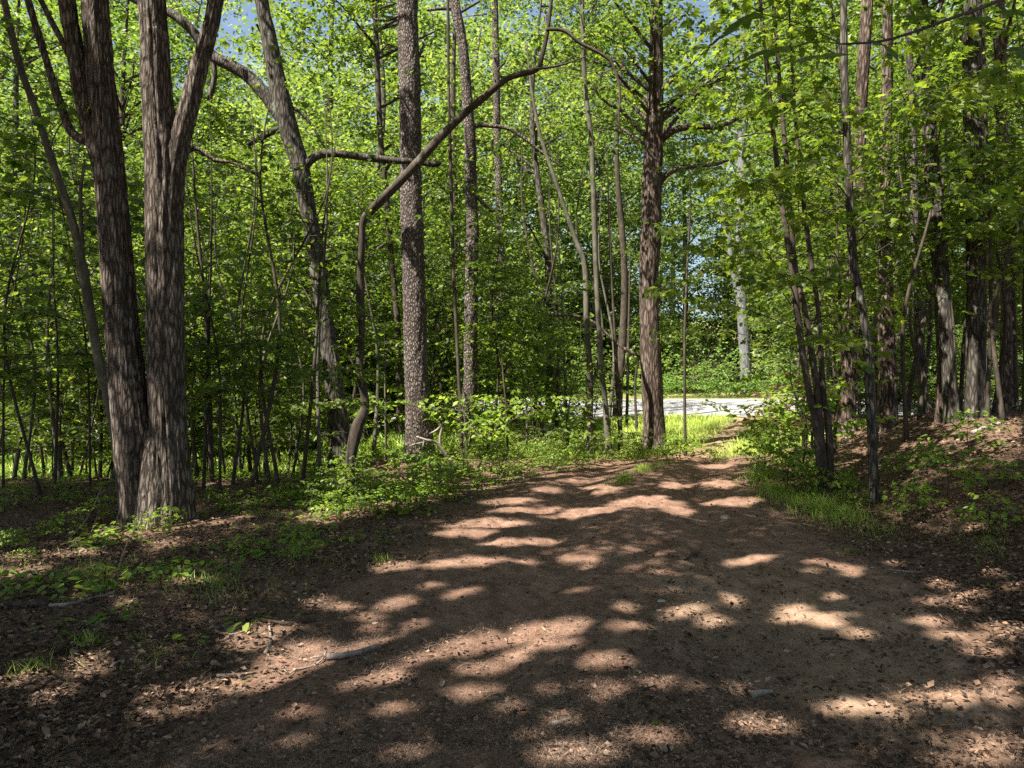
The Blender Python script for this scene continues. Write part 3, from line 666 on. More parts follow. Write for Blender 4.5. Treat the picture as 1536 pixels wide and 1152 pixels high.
main_tree('bank8', 'bank_tree', 'mid-brown straight trunk farther back near the right edge, sunlit soil behind it',
    [(1512,622,26),(1511,560,22),(1511,500,21),(1510,400,20),(1507,300,19),(1503,200,18),(1500,100,18),(1498,0,17)], 14.0, B_RED, top=15, ridge=0.012, seg=28, crown=dict(z0=7.5, z1=15, R=3.2, ncl=40, per=130, leaf=0.12))
main_tree('bank9', 'bank_tree', 'dark trunk cut by the right edge of the picture on top of the bank',
    [(1546,668,26),(1546,600,24),(1546,500,23),(1547,300,22),(1549,100,21),(1550,0,20)], 10.2, B_DARK, top=13, ridge=0.01, seg=24, crown=dict(z0=6.5, z1=13, R=3.0, ncl=36, per=120, leaf=0.11))
main_tree('bankthin', 'slender_tree', 'very thin dark stem standing in front of the broad mossy-footed trunk\'s right side',
    [(1481,668,7),(1482,600,7),(1485,500,6),(1486,400,6),(1483,280,5),(1478,150,5),(1474,0,4)], 10.2, B_DARK, top=8, ridge=0.001, seg=8, sprays=dict(z0=2.4, nb=34, lmax=1.9, leaf=0.13, dens=1.0), leafmat=L_UNDER, tm=MAPLE)
main_tree('banklean', 'slender_tree', 'thin dark stem slanting right up the bank between the rough pine and the pale stem',
    [(1358,622,10),(1366,580,9),(1378,520,9),(1392,450,8),(1404,380,7),(1412,300,6)], 13.0, B_DARK, top=7, ridge=0.001, seg=8, sprays=dict(z0=1.5, nb=22, lmax=1.5, leaf=0.10, dens=1.0), leafmat=L_UNDER)
# across the paved road
main_tree('farpale', 'far_tree', 'pale grey trunk standing alone across the paved road above the bright shrub',
    [(1121,584,22),(1118,540,18),(1114,480,18),(1111,420,19),(1111,360,17),(1112,300,15),(1113,220,13),(1114,140,11)], 31.0, B_HAZED, top=22, ridge=0.01, seg=20, step=0.15, flare=0.2,
    limbs=[[(1106,440,10),(1098,400,9),(1092,350,8),(1080,300,6)]], crown=dict(z0=7.5, z1=21, R=4.5, ncl=60, per=100, leaf=0.24), leafmat=L_FAR)

# ------------------------------------------------------------------ shade trees out of view that throw the dappled shade on the drive
for k, (x, y, r, z0, z1, nc) in enumerate([(-7.0, -1.5, 4.2, 7.5, 13.5, 120), (-9.5, 3.5, 4.0, 7.5, 13.5, 105), (-2.8, -3.8, 4.0, 7.5, 13.5, 105), (-13.5, 1.5, 4.0, 7.5, 14, 95),
                                        (-14.5, 7.0, 4.0, 7.5, 14, 95), (-0.5, 1.2, 3.6, 8.5, 13, 85), (3.2, -1.5, 3.6, 8, 13, 80), (-4.2, 3.2, 3.4, 8.5, 13.5, 90), (6.2, 4.0, 3.2, 8, 13, 60), (0.6, 5.2, 2.8, 9.5, 13.5, 12), (-10.6, -3.4, 4.0, 7.5, 13.5, 105), (-10.5, 7.8, 3.4, 7.5, 13.5, 40)]):
    rng = np.random.default_rng(400+k)
    gz = float(H(x, y))
    if k in (5, 7, 9):                               # these crowns lean out over the drive from stems behind the camera
        bx, by = {5: (-1.4, -2.6), 7: (-5.2, -2.0), 9: (3.6, -3.2)}[k]
    else: bx, by = x, y
    gz = float(H(bx, by))
    t = empty('shade_tree', (bx, by, gz), 'tall broad-crowned tree out of the picture behind or beside the viewer', 'tree', 'shade trees round the viewer')
    mb = MB(); mb.carve = True
    path = tube(mb, [(bx, by, gz-0.1), (bx*0.8+x*0.2, by*0.8+y*0.2, 3), (bx*0.3+x*0.7, by*0.3+y*0.7, 7.5), (x, y, z1-0.5)], [0.22, 0.17, 0.13, 0.03], 14, 0.3, 0.008, flare=0.3)
    wood, L = mb, []
    blob_crown(rng, wood, L, path, z0, z1, r, int(nc*1.3), 340, 0.115, cr=0.85, every=7)
    mb.build('trunk', B_GREY, t, smooth=True); add_crown(t, L, L_CANOPY)

# ------------------------------------------------------------------ saplings, each one an object
ORD = 'first second third fourth fifth sixth seventh eighth ninth tenth eleventh twelfth thirteenth fourteenth fifteenth sixteenth seventeenth eighteenth nineteenth twentieth twenty-first twenty-second twenty-third twenty-fourth twenty-fifth twenty-sixth twenty-seventh twenty-eighth twenty-ninth thirtieth'.split()
SAPS = []
def sapling(x, y, h, r, leafmat, z0f=0.25, nb=22, lmax=1.4, leaf=0.095, dens=1.0, lean=0.06, bark=None, seed=0, zone='', tmpl=QUAD):
    rng = np.random.default_rng(1000+seed)
    gz = float(H(x, y))
    t = empty('sapling', (x, y, gz), '-', 'sapling', zone)
    a = rng.normal(0, lean, 2)*h
    w1 = rng.normal(0, 0.035, 2)*h
    pts = [(x, y, gz-0.08), (x+a[0]*.3+w1[0], y+a[1]*.3+w1[1], gz+h*.35), (x+a[0]*.65-w1[0]*.6, y+a[1]*.65, gz+h*.7), (x+a[0], y+a[1], gz+h)]
    mb = MB(); mb.carve = True; path = tube(mb, pts, [r*1.15, r*0.85, r*.5, r*.12], 8, 0.2, 0.0, flare=0.25, fl_h=0.1, lump=0.1, seed=seed)
    wood, L = mb, []
    understory_sprays(rng, wood, L, path, z0f*h, int(nb*1.9), lmax*1.08, leaf*1.15, dens*1.1)
    mb.build('trunk', bark or (B_DARK if rng.random() < 0.65 else B_SMOOTH), t, smooth=True)
    add_crown(t, L, leafmat, tmpl)
    SAPS.append((t, zone, to_px((x, y, gz))[0], a[0]/h, h))
    return t
Z_L = 'saplings in the thicket left of the forked trunk'
Z_M = 'saplings between the forked trunk and the leaning grey tree'
Z_C = 'saplings between the leaning grey tree and the bend of the drive'
Z_R = 'saplings on the bank right of the drive'
Z_X = ''
Z_S = 'low saplings in the left thicket'
Z_B = 'saplings far back in the thicket near the lawn'
def px_sap(px, d, h, r, mat, **kw):
    return sapling((px-CX)*d/F, d, h, r, mat, **kw)
sd = 0
for px, d in ((5,10.5),(35,11.2),(62,9.7),(82,10.3),(92,11.5),(118,12),(136,9.9),(165,11),(20,12.8),(-30,10.5),(108,13.2),(150,12.8)):
    sd += 1; px_sap(px, d, RNG.uniform(4.0, 6.8), RNG.uniform(0.014, 0.038), L_UNDER, zone=Z_L, seed=sd, nb=22, lmax=1.6)
for px, d in ((305,10.2),(318,11),(330,9.8),(348,10.6),(362,12),(372,9.5),(388,10.8),(404,11.4),(420,10.2),(438,11.8),(452,10.4),(468,12.6),(340,13.2),(395,13.6),(296,12.6),(480,10.7)):
    sd += 1; px_sap(px, d, RNG.uniform(3.6, 6.5), RNG.uniform(0.013, 0.034), L_UNDER, zone=Z_M, seed=sd, nb=22, lmax=1.5)
for px, d, h in ((560,15,6),(545,18,7),(655,17,6),(672,19,7),(730,15,5),(745,17,7),(790,14.4,2.6),(800,18,7),(815,16.5,6),(835,19,7),(852,16,5),(870,18.5,7),(940,19,6),(955,18,5),(762,14,2.4),(648,14.2,2.2),(700,13.4,2.0),(580,13.2,2.2),(910,17,6.5),(620,20,7)):
    sd += 1; px_sap(px, d, h*RNG.uniform(0.85, 1.15), 0.008+0.005*h, L_UNDER if h > 3 else L_BRIGHT, zone=Z_C, seed=sd, nb=int(10+2.4*h), lmax=0.5+0.2*h, z0f=0.3)
for px, d, h in ((1192,14.8,4.5),(1205,13,4.5),(1225,16,6),(1250,12,5),(1262,15.5,6),(1300,16,6),(1315,11.4,4.5),(1345,14,6),(1360,10.6,4.6),(1378,12.2,5),(1400,14.5,6),(1440,13,5.5),(1450,16,6.5),(1490,12,5),(1505,10,4.6),(1525,12.5,5.5),(1195,10.6,2.0),(1220,11,2.4),(1575,10.5,5),(1235,18,6.5),(1290,19,7),(1330,18,7),(1420,18,7),(1480,18,7)):
    sd += 1; px_sap(px, d, h*RNG.uniform(0.85, 1.15), 0.008+0.005*h, L_UNDER if h > 3 else L_BRIGHT, zone=Z_R, seed=sd, nb=int(7+1.5*h), lmax=0.6+0.2*h, z0f=0.45 if h > 3 else 0.3)
for k in range(26):
    px = -80+k*24+RNG.uniform(-9, 9); d = RNG.uniform(14.5, 20.5)
    sd += 1; px_sap(px, d, RNG.uniform(5, 8), RNG.uniform(0.02, 0.042), L_UNDER, zone=Z_B, seed=sd, nb=24, lmax=1.9, z0f=0.32, leaf=0.11)
for k in range(36):
    px = -20+k*14.2+RNG.uniform(-8, 8); d = RNG.uniform(12.0, 20.5)
    if 170 < px < 285 and d < 12.5: d += 2
    sd += 1; px_sap(px, d, RNG.uniform(2.4, 3.9), 0.016, L_UNDER, zone=Z_S, seed=sd, nb=22, lmax=1.15, z0f=0.40 if k % 2 else 0.16, leaf=0.10)
for k in range(18):
    px = 500+k*25+RNG.uniform(-8, 8); d = RNG.uniform(13.9, 20.5)
    sd += 1; px_sap(px, d, RNG.uniform(1.2, 2.8), 0.014, L_BRIGHT if k % 2 else L_UNDER, zone=Z_C, seed=sd, nb=9, lmax=0.8, z0f=0.2, leaf=0.09)
sd += 1; px_sap(1172, 12.6, 1.5, 0.012, L_RED, zone=Z_X, seed=sd, nb=14, lmax=0.8, z0f=0.35, leaf=0.10)
SAPS[-1][0]['label'] = 'small sapling with dull reddish leaves in front of the bright road'
def name_saplings():
    ph = {Z_L: ('left of the forked trunk', -1), Z_M: ('right of the forked trunk', 1), Z_C: ('right of the leaning grey tree', 1), Z_R: ('right of the drive', 1), Z_B: ('from the left, back of left thicket', 1), Z_S: ('from the left, low in left thicket', 1)}
    for z, (wh, sgn) in ph.items():
        cnt = {}
        for t, _, px, ln, h in sorted([s for s in SAPS if s[1] == z], key=lambda s: s[2]*sgn):
            adj = ('short' if h < 3 else 'medium' if h < 5.2 else 'tall')+' '+('upright' if abs(ln) < 0.04 else 'right-leaning' if ln > 0 else 'left-leaning')
            n = cnt[adj] = cnt.get(adj, 0)+1
            t['label'] = f'{adj} leafy sapling, {ORD[n-1]} such {wh}'
name_saplings()

# ------------------------------------------------------------------ trees beyond: copies of a few kinds
def far_proto(k, hgt, R, leaf, ncl, per, z0, mat, bark):
    rng = np.random.default_rng(700+k)
    t = empty('woodland_tree', (0, 0, 0), '-', 'tree', 'woodland trees across the paved road')
    mb = MB(); path = tube(mb, [(0, 0, -.4), (rng.normal(0, .2), rng.normal(0, .2), hgt*.35), (rng.normal(0, .4), rng.normal(0, .4), hgt*.7), (rng.normal(0, .4), rng.normal(0, .4), hgt*.97)], [0.24, 0.19, 0.12, 0.03], 12, 0.35, 0.008, flare=0.3)
    L = []
    blob_crown(rng, mb, L, path, z0, hgt, R, ncl, per, leaf, cr=1.0)
    mb.build('trunk', bark, t, smooth=True); add_crown(t, L, mat, carve=False)
    return t
PRO = [far_proto(0, 21, 4.6, 0.27, 125, 110, 0.8, L_FAR, B_GREY), far_proto(1, 25, 5.0, 0.27, 130, 110, 2.0, L_FAR, B_HAZED), far_proto(2, 17, 4.2, 0.25, 110, 110, 0.6, L_FAR, B_GREY),
       far_proto(3, 23, 4.4, 0.27, 125, 110, 1.5, L_CANOPY, B_PINE), far_proto(4, 14, 3.8, 0.23, 110, 110, 0.4, L_FAR, B_DARK)]
used = set(); FAR = []
def place_far(x, y, k, s, name=None, group=None):
    o = PRO[k] if k not in used else copy_tree(PRO[k])
    used.add(k)
    o.location = (x, y, float(H(x, y))); o.rotation_euler[2] = RNG.uniform(0, 6.28); o.scale = (s*RNG.uniform(.9, 1.15),)*2+(s,)
    if group: o['group'] = group
    FAR.append((o, x, y, k))
for row, (y0, sp, kinds) in enumerate([(32.5, 4.3, (0, 2, 4, 0, 2)), (39, 5.2, (1, 0, 3, 1)), (48, 6.0, (1, 3, 0, 1)), (60, 7.0, (1, 3, 1)), (76, 7.5, (1, 1, 3))]):
    half = y0*0.80+5
    n = int(2*half/sp)
    for i in range(n+1):
        x = -half+i*sp+RNG.uniform(-1.3, 1.3); y = y0+RNG.uniform(-1.6, 1.8)
        if row < 2 and 0.20 < x/y < 0.40: continue
        gap = (row < 2 and -0.40 < x/y < -0.29) or 0.515 < x/y < 0.56
        place_far(x, y, 4 if gap else kinds[(i*7+row*3) % len(kinds)], RNG.uniform(0.85, 1.15))
FAR.sort(key=lambda f: f[1]/f[2])
def name_far():
    kind = ('leafy round tree', 'tall pale-stemmed tree', 'low spreading tree', 'tall flaky-barked tree', 'bushy young tree')
    for sgn, side in ((1, 'rightwards'), (-1, 'leftwards')):
        cnt = {}
        for o, x, y, k in sorted(FAR, key=lambda f: sgn*f[1]/f[2]):
            if sgn*(x/y-0.316) < 0: continue
            dep = 'just across the road' if y < 36 else 'behind the roadside trees' if y < 56 else 'deep in the woods'
            key = (k, dep); n = cnt[key] = cnt.get(key, 0)+1
            o['label'] = f'{kind[k]} {dep}, {ORD[min(n-1, 29)]} {side} from the lone pale trunk'
name_far()
# trees on this side of the road, left half, and to the right behind the bank
MIDP = []
for k, (px, d, h, R, nm) in enumerate([(-120,19,13,3.4,'nearest the left edge of the frame'),(40,21,14,3.4,'beyond the left thicket'),(180,20,13,3.2,'behind the forked trunk\'s left stem'),(310,21,9.5,3.2,'framed between the forked trunk and the leaning grey tree'),(440,20.5,8,3.0,'just left of the leaning grey tree'),
        (560,21,13,3.0,'between the leaning grey tree and the thick pine'),(665,21.2,14,3.0,'in the gap between the two pines'),(825,20.5,12,3.0,'behind the two slender pale stems'),(925,21,11,2.5,'just left of the reddish trunk'),
        (1250,21,13,3.2,'behind the maple clump'),(1310,21,10,2.8,'behind the curved slim tree'),(1400,23,11,2.8,'behind the dark leaning trunk'),(1500,21.5,10,2.8,'behind the last trunks of the bank'),(1620,17,12,3.4,'past the right edge of the frame'),(1345,27,15,3.6,'far behind the straight rough pine')]):
    x = (px-CX)*d/F; rng = np.random.default_rng(900+k); gz = float(H(x, d))
    t = empty('broadleaf_tree', (x, d, gz), 'leafy tree near the road, '+nm, 'tree', 'broadleaf trees on the near side of the road')
    mb = MB(); mb.carve = True; path = tube(mb, [(x, d, gz-.1), (x+rng.normal(0, .25), d, gz+h*.35), (x+rng.normal(0, .4), d, gz+h*.7), (x+rng.normal(0, .4), d, gz+h)], [0.13, 0.10, 0.07, 0.02], 12, 0.25, 0.006, flare=0.3)
    L = []
    blob_crown(rng, mb, L, path, 1.6, h, R, 78, 130, 0.15, cr=0.85)
    mb.build('trunk', B_GREY if k % 2 else B_DARK, t, smooth=True)
    add_crown(t, L, L_UNDER if k % 2 else L_CANOPY)
BU = []
def bush_proto(k):
    rng = np.random.default_rng(80+k); mb, L = MB(), []
    t = empty('understory_bush', (0, 0, 0), '-', 'bush', 'tall bushes under the woodland trees')
    for b in range(7):
        a = b*0.9; tube(mb, [(0.1*math.cos(a), 0.1*math.sin(a), -.2), (0.5*math.cos(a), 0.5*math.sin(a), 1.6), (1.0*math.cos(a), 1.0*math.sin(a), 3.2)], [.03, .02, .006], 5, .4, lump=.05)
    path = np.array([[0, 0, z] for z in np.linspace(0, 4, 12)])
    blob_crown(rng, mb, L, path, 0.3, 4.0, 2.1, 60, 90, 0.2, cr=0.6, every=90)
    mb.build('stem', B_DARK, t, smooth=True); add_crown(t, L, L_FAR, carve=False, name='foliage'); return t
BP = [bush_proto(k) for k in range(3)]
bi = 0
for y0, sp in ((33.5, 3.6), (38, 4.0), (45, 5.0)):
    n = int(1.6*y0/sp)
    for i in range(n+1):
        x = -0.8*y0+i*sp+RNG.uniform(-1, 1); y = y0+RNG.uniform(-1.0, 1.5)
        if y0 < 40 and 0.22 < x/y < 0.38: continue
        o = BP[bi] if bi < 3 else copy_tree(BP[bi % 3]); bi += 1
        s_ = RNG.uniform(.8, 1.3); o.location = (x, y, float(H(x, y))); o.scale = (s_, s_, s_*RNG.uniform(.8, 1.2)); o.rotation_euler[2] = RNG.uniform(0, 6.28)
        BU.append((o, x/y, y0))
for y0, nm in ((33.5, 'first'), (38, 'second'), (45, 'third')):
    for i, q in enumerate(sorted([b for b in BU if b[2] == y0], key=lambda b: b[1])):
        q[0]['label'] = f'tall leafy bush in the {nm} row across the road, {ORD[min(i, 29)]} from the left'
NB = 0
for i, (x, y, sc) in enumerate([(-19, 20.6, .62), (-16.5, 20.2, .7), (-14.2, 20.8, .6), (-12, 20.3, .75), (-10, 20.9, .6), (-8.1, 20.4, .7), (-6.2, 20.8, .62), (-4.4, 20.3, .55), (-2.6, 20.7, .55), (-0.9, 20.4, .46), (0.9, 20.8, .40), (10.2, 20.9, .5), (12.0, 20.4, .6), (13.9, 20.8, .65), (15.8, 20.3, .7), (17.5, 20.8, .7)]):
    o = copy_tree(BP[i % 3]); o['group'] = 'bushes along the near side of the road'; o.location = (x, y, float(H(x, y))); sc = sc*1.22 if x < -3 else sc; o.scale = (sc, sc, sc*1.05); o.rotation_euler[2] = i*1.7
    o['label'] = f'low leafy bush on the near side of the road, {ORD[i]} from the left'
# shrubs along the far edge of the road
def shrub_proto(k):
    rng = np.random.default_rng(50+k); wood, L = MB(), []
    t = empty('roadside_shrub', (0, 0, 0), '-', 'shrub', 'bright shrubs along the far edge of the road')
    for b in range(46):
        spray_branch(rng, wood, L, np.array([rng.normal(0, .3), rng.normal(0, .3), rng.uniform(0.02, 0.5)]), rng.uniform(0, 6.28), rng.uniform(.5, 1.1), rng.uniform(.2, 1.2), 0.13, 0.9)
    wood.build('stem', B_DARK, t, smooth=True); add_crown(t, L, L_SHRUB, carve=False, name='foliage'); return t
SP = [shrub_proto(k) for k in range(3)]
spots = [(-20, 30.2), (-15, 29.8), (-11, 30.1), (-7, 29.9), (-3.5, 30.2), (0.5, 29.8), (3, 30), (5.5, 29.8), (7.4, 30.1), (8.9, 29.9), (10.3, 30.2), (11.9, 30), (13.6, 29.9), (15.5, 30.1), (18, 29.8), (21, 30)]
for i, (x, y) in enumerate(spots):
    o = SP[i] if i < 3 else copy_tree(SP[i % 3])
    s = RNG.uniform(0.75, 1.15); o.location = (x, y, float(H(x, y))); o.scale = (s*1.2, s, s); o.rotation_euler[2] = RNG.uniform(0, 6.28)
    o['label'] = f'low bright green shrub on the road\'s far verge, {ORD[i]} from the left end'

# ------------------------------------------------------------------ ground layer
def scatter(n, x0, x1, y0, y1, dens, rng):
    """n tries, more of them near the viewer"""
    u = rng.random(n); y = 1.0/(1/y1+(1/y0-1/y1)*u) if y0 > 0 else y0+(y1-y0)*u
    x = rng.uniform(-1, 1, n)*y*0.78; x = np.where((x > x0) & (x < x1), x, np.nan)
    ok = ~np.isnan(x); x, y = x[ok], y[ok]
    k = rng.random(len(x)) < dens(x, y)
    return x[k], y[k]
rng = np.random.default_rng(77)
def flat_leaf_layer(x, y, size, tilt, lift, rng):
    n = len(x)
    z = H(x, y)+0.006+rng.uniform(0, lift, n)
    ph = rng.uniform(0, 6.28, n)
    d = np.stack([np.cos(ph), np.sin(ph), rng.normal(0, tilt, n)], 1)
    nn = np.stack([rng.normal(0, tilt, n), rng.normal(0, tilt, n), np.ones(n)], 1)
    return np.stack([x, y, z], 1), d, nn, size
def lit_d(x, y):
    off = drive_off(x, y)
    return np.where(off > 0, np.clip(0.35+off*0.8, 0, 1), 0.06+0.25*np.exp(off/0.12))*np.where(x > centre(y), 1.0, 0.75)*np.where((x < centre(y)) & (y < 6), 0.45, 1)
CURL = (np.array([[0, 0, .05], [.35, .36, .16], [1, .05, .14], [.45, -.34, .18], [.5, 0, -.02]]), np.array([[4, 1, 0], [4, 2, 1], [4, 3, 2], [4, 0, 3]]))
x, y = scatter(190000, -9, 9, 2.3, 17, lit_d, rng)
mb = MB(); p, d, nn, s = flat_leaf_layer(x, y, rng.uniform(0.016, 0.052, len(x)), 0.35, 0.025, rng); leaves(mb, p, d, nn, s, CURL, rng.random(len(x))**1.7)
setp(mb.build('leaf_litter', LITTER), kind='stuff')
# pine straw, needles lying every way
SLIV = (np.array([[0, .5, 0], [.5, .55, .06], [1, 0, .02], [.5, -.55, .06], [0, -.5, 0]])*np.array([1, .014, 1]), np.array([[0, 4, 1], [4, 3, 1], [1, 3, 2]]))
x, y = scatter(230000, -6, 6, 2.2, 13, lambda x, y: np.where((drive_off(x, y) < 0.5) | ((x < 0) & (drive_off(x, y) < 2.6) & (y < 6.5)), 0.30+0.7*sm(vn(x*1.1, y*1.1, 3)+0.6-0.9*sm((x-1.0)/1.2)*(y < 7)), 0.3), rng)
mb = MB(); p, d, nn, s = flat_leaf_layer(x, y, rng.uniform(0.025, 0.10, len(x)), 0.06, 0.012, rng); p[:, 2] += 0.008; leaves(mb, p, d, nn, s, SLIV, rng.random(len(x)))
setp(mb.build('pine_straw', STRAW), kind='stuff')
# wood chips and crumbs of bark
CHIP = (np.array([[0, .4, 0], [1, .3, 0], [.9, -.4, 0], [.1, -.35, 0], [.1, .2, .3], [.85, .1, .32], [.8, -.2, .3]])-np.array([.5, 0, .05]), np.array([[0, 4, 3], [0, 1, 5], [0, 5, 4], [1, 2, 6], [1, 6, 5], [2, 3, 6], [3, 4, 6], [4, 5, 6]]))
x, y = scatter(60000, -5, 5, 2.2, 7, lambda x, y: np.where(drive_off(x, y) < 0.2, 0.12+0.88*np.exp(-((x-0.25)/1.1)**2-((y-2.9)/0.8)**2), 0.15), rng)
mb = MB(); p, d, nn, s = flat_leaf_layer(x, y, rng.uniform(0.006, 0.024, len(x)), 0.2, 0.003, rng); p[:, 2] += 0.008; leaves(mb, p, d, nn, s, CHIP, rng.random(len(x)))
setp(mb.build('wood_chip_mulch', LITTER), kind='stuff')

BLADE = (np.array([[0, .5, 0], [.45, .4, .05], [1, 0, -.25], [.45, -.4, .05], [0, -.5, 0]])*np.array([1, .045, 1]), np.array([[0, 4, 1], [4, 3, 1], [1, 3, 2]]))
def grass(name, x, y, hmin, hmax, rng, wid=1.0, mat=None):
    n = len(x); z = H(x, y)-0.005
    ph = rng.uniform(0, 6.28, n); ln = rng.uniform(0.1, 0.7, n)
    d = np.stack([np.cos(ph)*ln, np.sin(ph)*ln, np.ones(n)], 1); nn = np.stack([-np.sin(ph+1.2), np.cos(ph+1.2), rng.normal(0, .2, n)], 1)+0.5*np.stack([np.cos(ph), np.sin(ph), np.zeros(n)], 1)
    mb = MB(); t = (BLADE[0]*np.array([1, wid, 1]), BLADE[1])
    leaves(mb, np.stack([x, y, z], 1), d, nn, rng.uniform(hmin, hmax, n), t)
    return setp(mb.build(name, mat or L_GRASS), kind='stuff')
n = 42000; x = rng.uniform(-2, 11, n); y = rng.uniform(13.6, 21.9, n)
k = (rng.random(n) > 1.1*np.exp(-((x-centre(y)-0.25)/0.42)**2)) & (np.abs(x-centre(y)) < 3.8) & (y > 13.9+0.5*vn(x*2, y, 3)); x, y = x[k], y[k]
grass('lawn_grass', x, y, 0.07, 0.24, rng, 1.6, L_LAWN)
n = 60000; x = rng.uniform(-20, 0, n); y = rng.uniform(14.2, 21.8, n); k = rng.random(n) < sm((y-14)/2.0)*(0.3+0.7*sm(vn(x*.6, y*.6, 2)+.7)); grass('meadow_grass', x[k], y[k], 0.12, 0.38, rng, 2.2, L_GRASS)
def px_patch(name, polys, n, hmin, hmax, wid=1.0):
    xs_, ys_ = [], []
    for (cx, cy, rx, ry, tl, m) in polys:
        for _ in range(m):
            a = rng.uniform(0, 6.28); r = abs(rng.normal(0, 0.62))
            px = cx+r*rx*math.cos(a); py = cy+r*ry*math.sin(a)-math.tan(math.radians(tl))*r*rx*math.cos(a)
            dd = EYE*F/max(py-HY, 20); xs_.append((px, py))
    g = np.array([G(a, b)[:2] for a, b in xs_])
    g = g+rng.normal(0, 0.03, g.shape)
    return grass(name, g[:, 0], g[:, 1], hmin, hmax, rng, wid)
px_patch('verge_grass', [(1235, 765, 75, 22, -14, 2600), (1165, 740, 40, 12, -14, 900), (1140, 716, 26, 8, 0, 400)], 0, 0.05, 0.17, 1.2)
px_patch('strip_grass', [(935, 722, 22, 10, 20, 420), (965, 706, 22, 6, 15, 320), (990, 700, 20, 4, 10, 200)], 0, 0.05, 0.15, 1.3)
px_patch('sprout_grass', [(60, 1005, 18, 8, 0, 60), (28, 1015, 12, 6, 0, 40), (130, 968, 26, 10, 15, 120), (570, 843, 20, 4, 0, 70), (215, 1000, 140, 40, 0, 60), (320, 880, 120, 40, 0, 500), (150, 860, 120, 30, 0, 400), (440, 830, 100, 30, 0, 400), (1480, 820, 60, 30, 0, 200), (1330, 800, 40, 20, 0, 150)], 0, 0.04, 0.12)

# low leafy ground cover (nobody could count it)
def cover_d(x, y):
    off = drive_off(x, y); left = x < centre(y)
    a = sm((off-0.05)/0.9)*np.where(y > 8.4, 1.0, np.where(y > 5.2, 0.42, 0.10))
    lit_zone = np.exp(-((x+1.2+0.0*(y-10))/3.2)**2)*sm((y-7.5)/2)
    clump = sm(vn(x*1.3, y*1.3, 6)*1.3+0.55)
    return np.where(left, a*clump*(0.45+0.55*lit_zone), 0.09*sm((off+.05)/.5)*sm(vn(x*1.1, y*1.1, 16)*1.5+0.05)*np.where(y > 6.5, 1, 0.35))
x, y = scatter(16000, -12, 9, 4.0, 18, cover_d, rng)
mb = MB(); n = len(x); z = H(x, y)
hgt = rng.uniform(0.04, 0.26, n)*np.where(y > 8.5, 0.75, 0.5)
for c in range(6):
    ph = rng.uniform(0, 6.28, n); ro = rng.uniform(0.02, 0.11, n)
    pos = np.stack([x+np.cos(ph)*ro, y+np.sin(ph)*ro, z+hgt*rng.uniform(0.5, 1.05, n)], 1)
    d = np.stack([np.cos(ph), np.sin(ph), rng.normal(-.2, .2, n)], 1); nn = np.stack([rng.normal(0, .3, n), rng.normal(0, .3, n), np.ones(n)], 1)
    leaves(mb, pos, d, nn, rng.uniform(0.04, 0.10, n), OVAL)
setp(mb.build('ground_cover', L_COVER), kind='stuff')

# seedlings and leafy young plants that stand out, each an object
def plant_proto(name, k, nb, h, ln, leaf, mat, tmpl):
    r_ = np.random.default_rng(60+k); wood, L = MB(), []
    t = empty(name, (0, 0, 0), '-', 'plant')
    path = tube(wood, [(0, 0, -.05), (r_.normal(0, .03), r_.normal(0, .03), h*.5), (r_.normal(0, .06), r_.normal(0, .06), h)], [.007, .005, .002], 5, .1, lump=0)
    understory_sprays(r_, wood, L, path, h*.3, nb, ln, leaf, 1.0, droop=0.4)
    wood.build('stem', B_DARK, t, smooth=True); add_crown(t, L, mat, tmpl, carve=False, name='foliage'); return t
PP = [plant_proto('seedling', 0, 8, .55, .38, .085, L_BRIGHT, MAPLE), plant_proto('seedling', 1, 9, .8, .45, .09, L_COVER, MAPLE), plant_proto('seedling', 2, 7, .4, .32, .075, L_BRIGHT, OVAL), plant_proto('seedling', 3, 10, 1.0, .5, .085, L_UNDER, OVAL)]
pu = set(); PL = []
def plant(px, py, k, s, grp):
    g = G(px, py)
    o = PP[k] if k not in pu else copy_tree(PP[k]); pu.add(k)
    o.location = [float(q) for q in g]; o.rotation_euler[2] = RNG.uniform(0, 6.28); o.scale = (s, s, s); o['group'] = grp
    PL.append((o, px, py, k, grp, s))
V = 'seedlings on the sunny verge left of the drive'
for i in range(74):
    t_ = RNG.random(); px = RNG.uniform(455, 960); lo = 700 if px > 700 else 712
    hi = np.interp(px, [455, 560, 650, 760, 870, 960], [800, 790, 765, 735, 708, 694])
    if hi > lo-12: plant(px, RNG.uniform(lo-14, hi), int(RNG.integers(0, 4)), RNG.uniform(0.3, 0.68), V)
for px, py in ((1010,690),(1040,688),(1020,682),(1065,690),(1000,694)): plant(px, py, 0, RNG.uniform(.5, .8), 'seedlings at the end of the drive\'s left edge')
for px, py in ((1135,704),(1150,712),(1162,700),(1175,722),(1190,716),(1205,735),(1222,728),(1185,702),(1240,745),(1260,735),(1280,760),(1180,742),(1150,698),(1212,712)): plant(px, py, int(RNG.integers(0, 4)), RNG.uniform(.6, 1.1), 'seedlings under the maple clump')
for px, py in ((1400,700),(1455,690),(1345,715),(1500,735),(1420,760),(1485,800),(1370,780)): plant(px, py, int(RNG.integers(0, 4)), RNG.uniform(.5, .9), 'seedlings on the leafy bank')
for i in range(14): plant(RNG.uniform(0, 470), RNG.uniform(752, 850), int(RNG.integers(0, 4)), RNG.uniform(.25, .5), 'seedlings in the shade round the forked trunk')
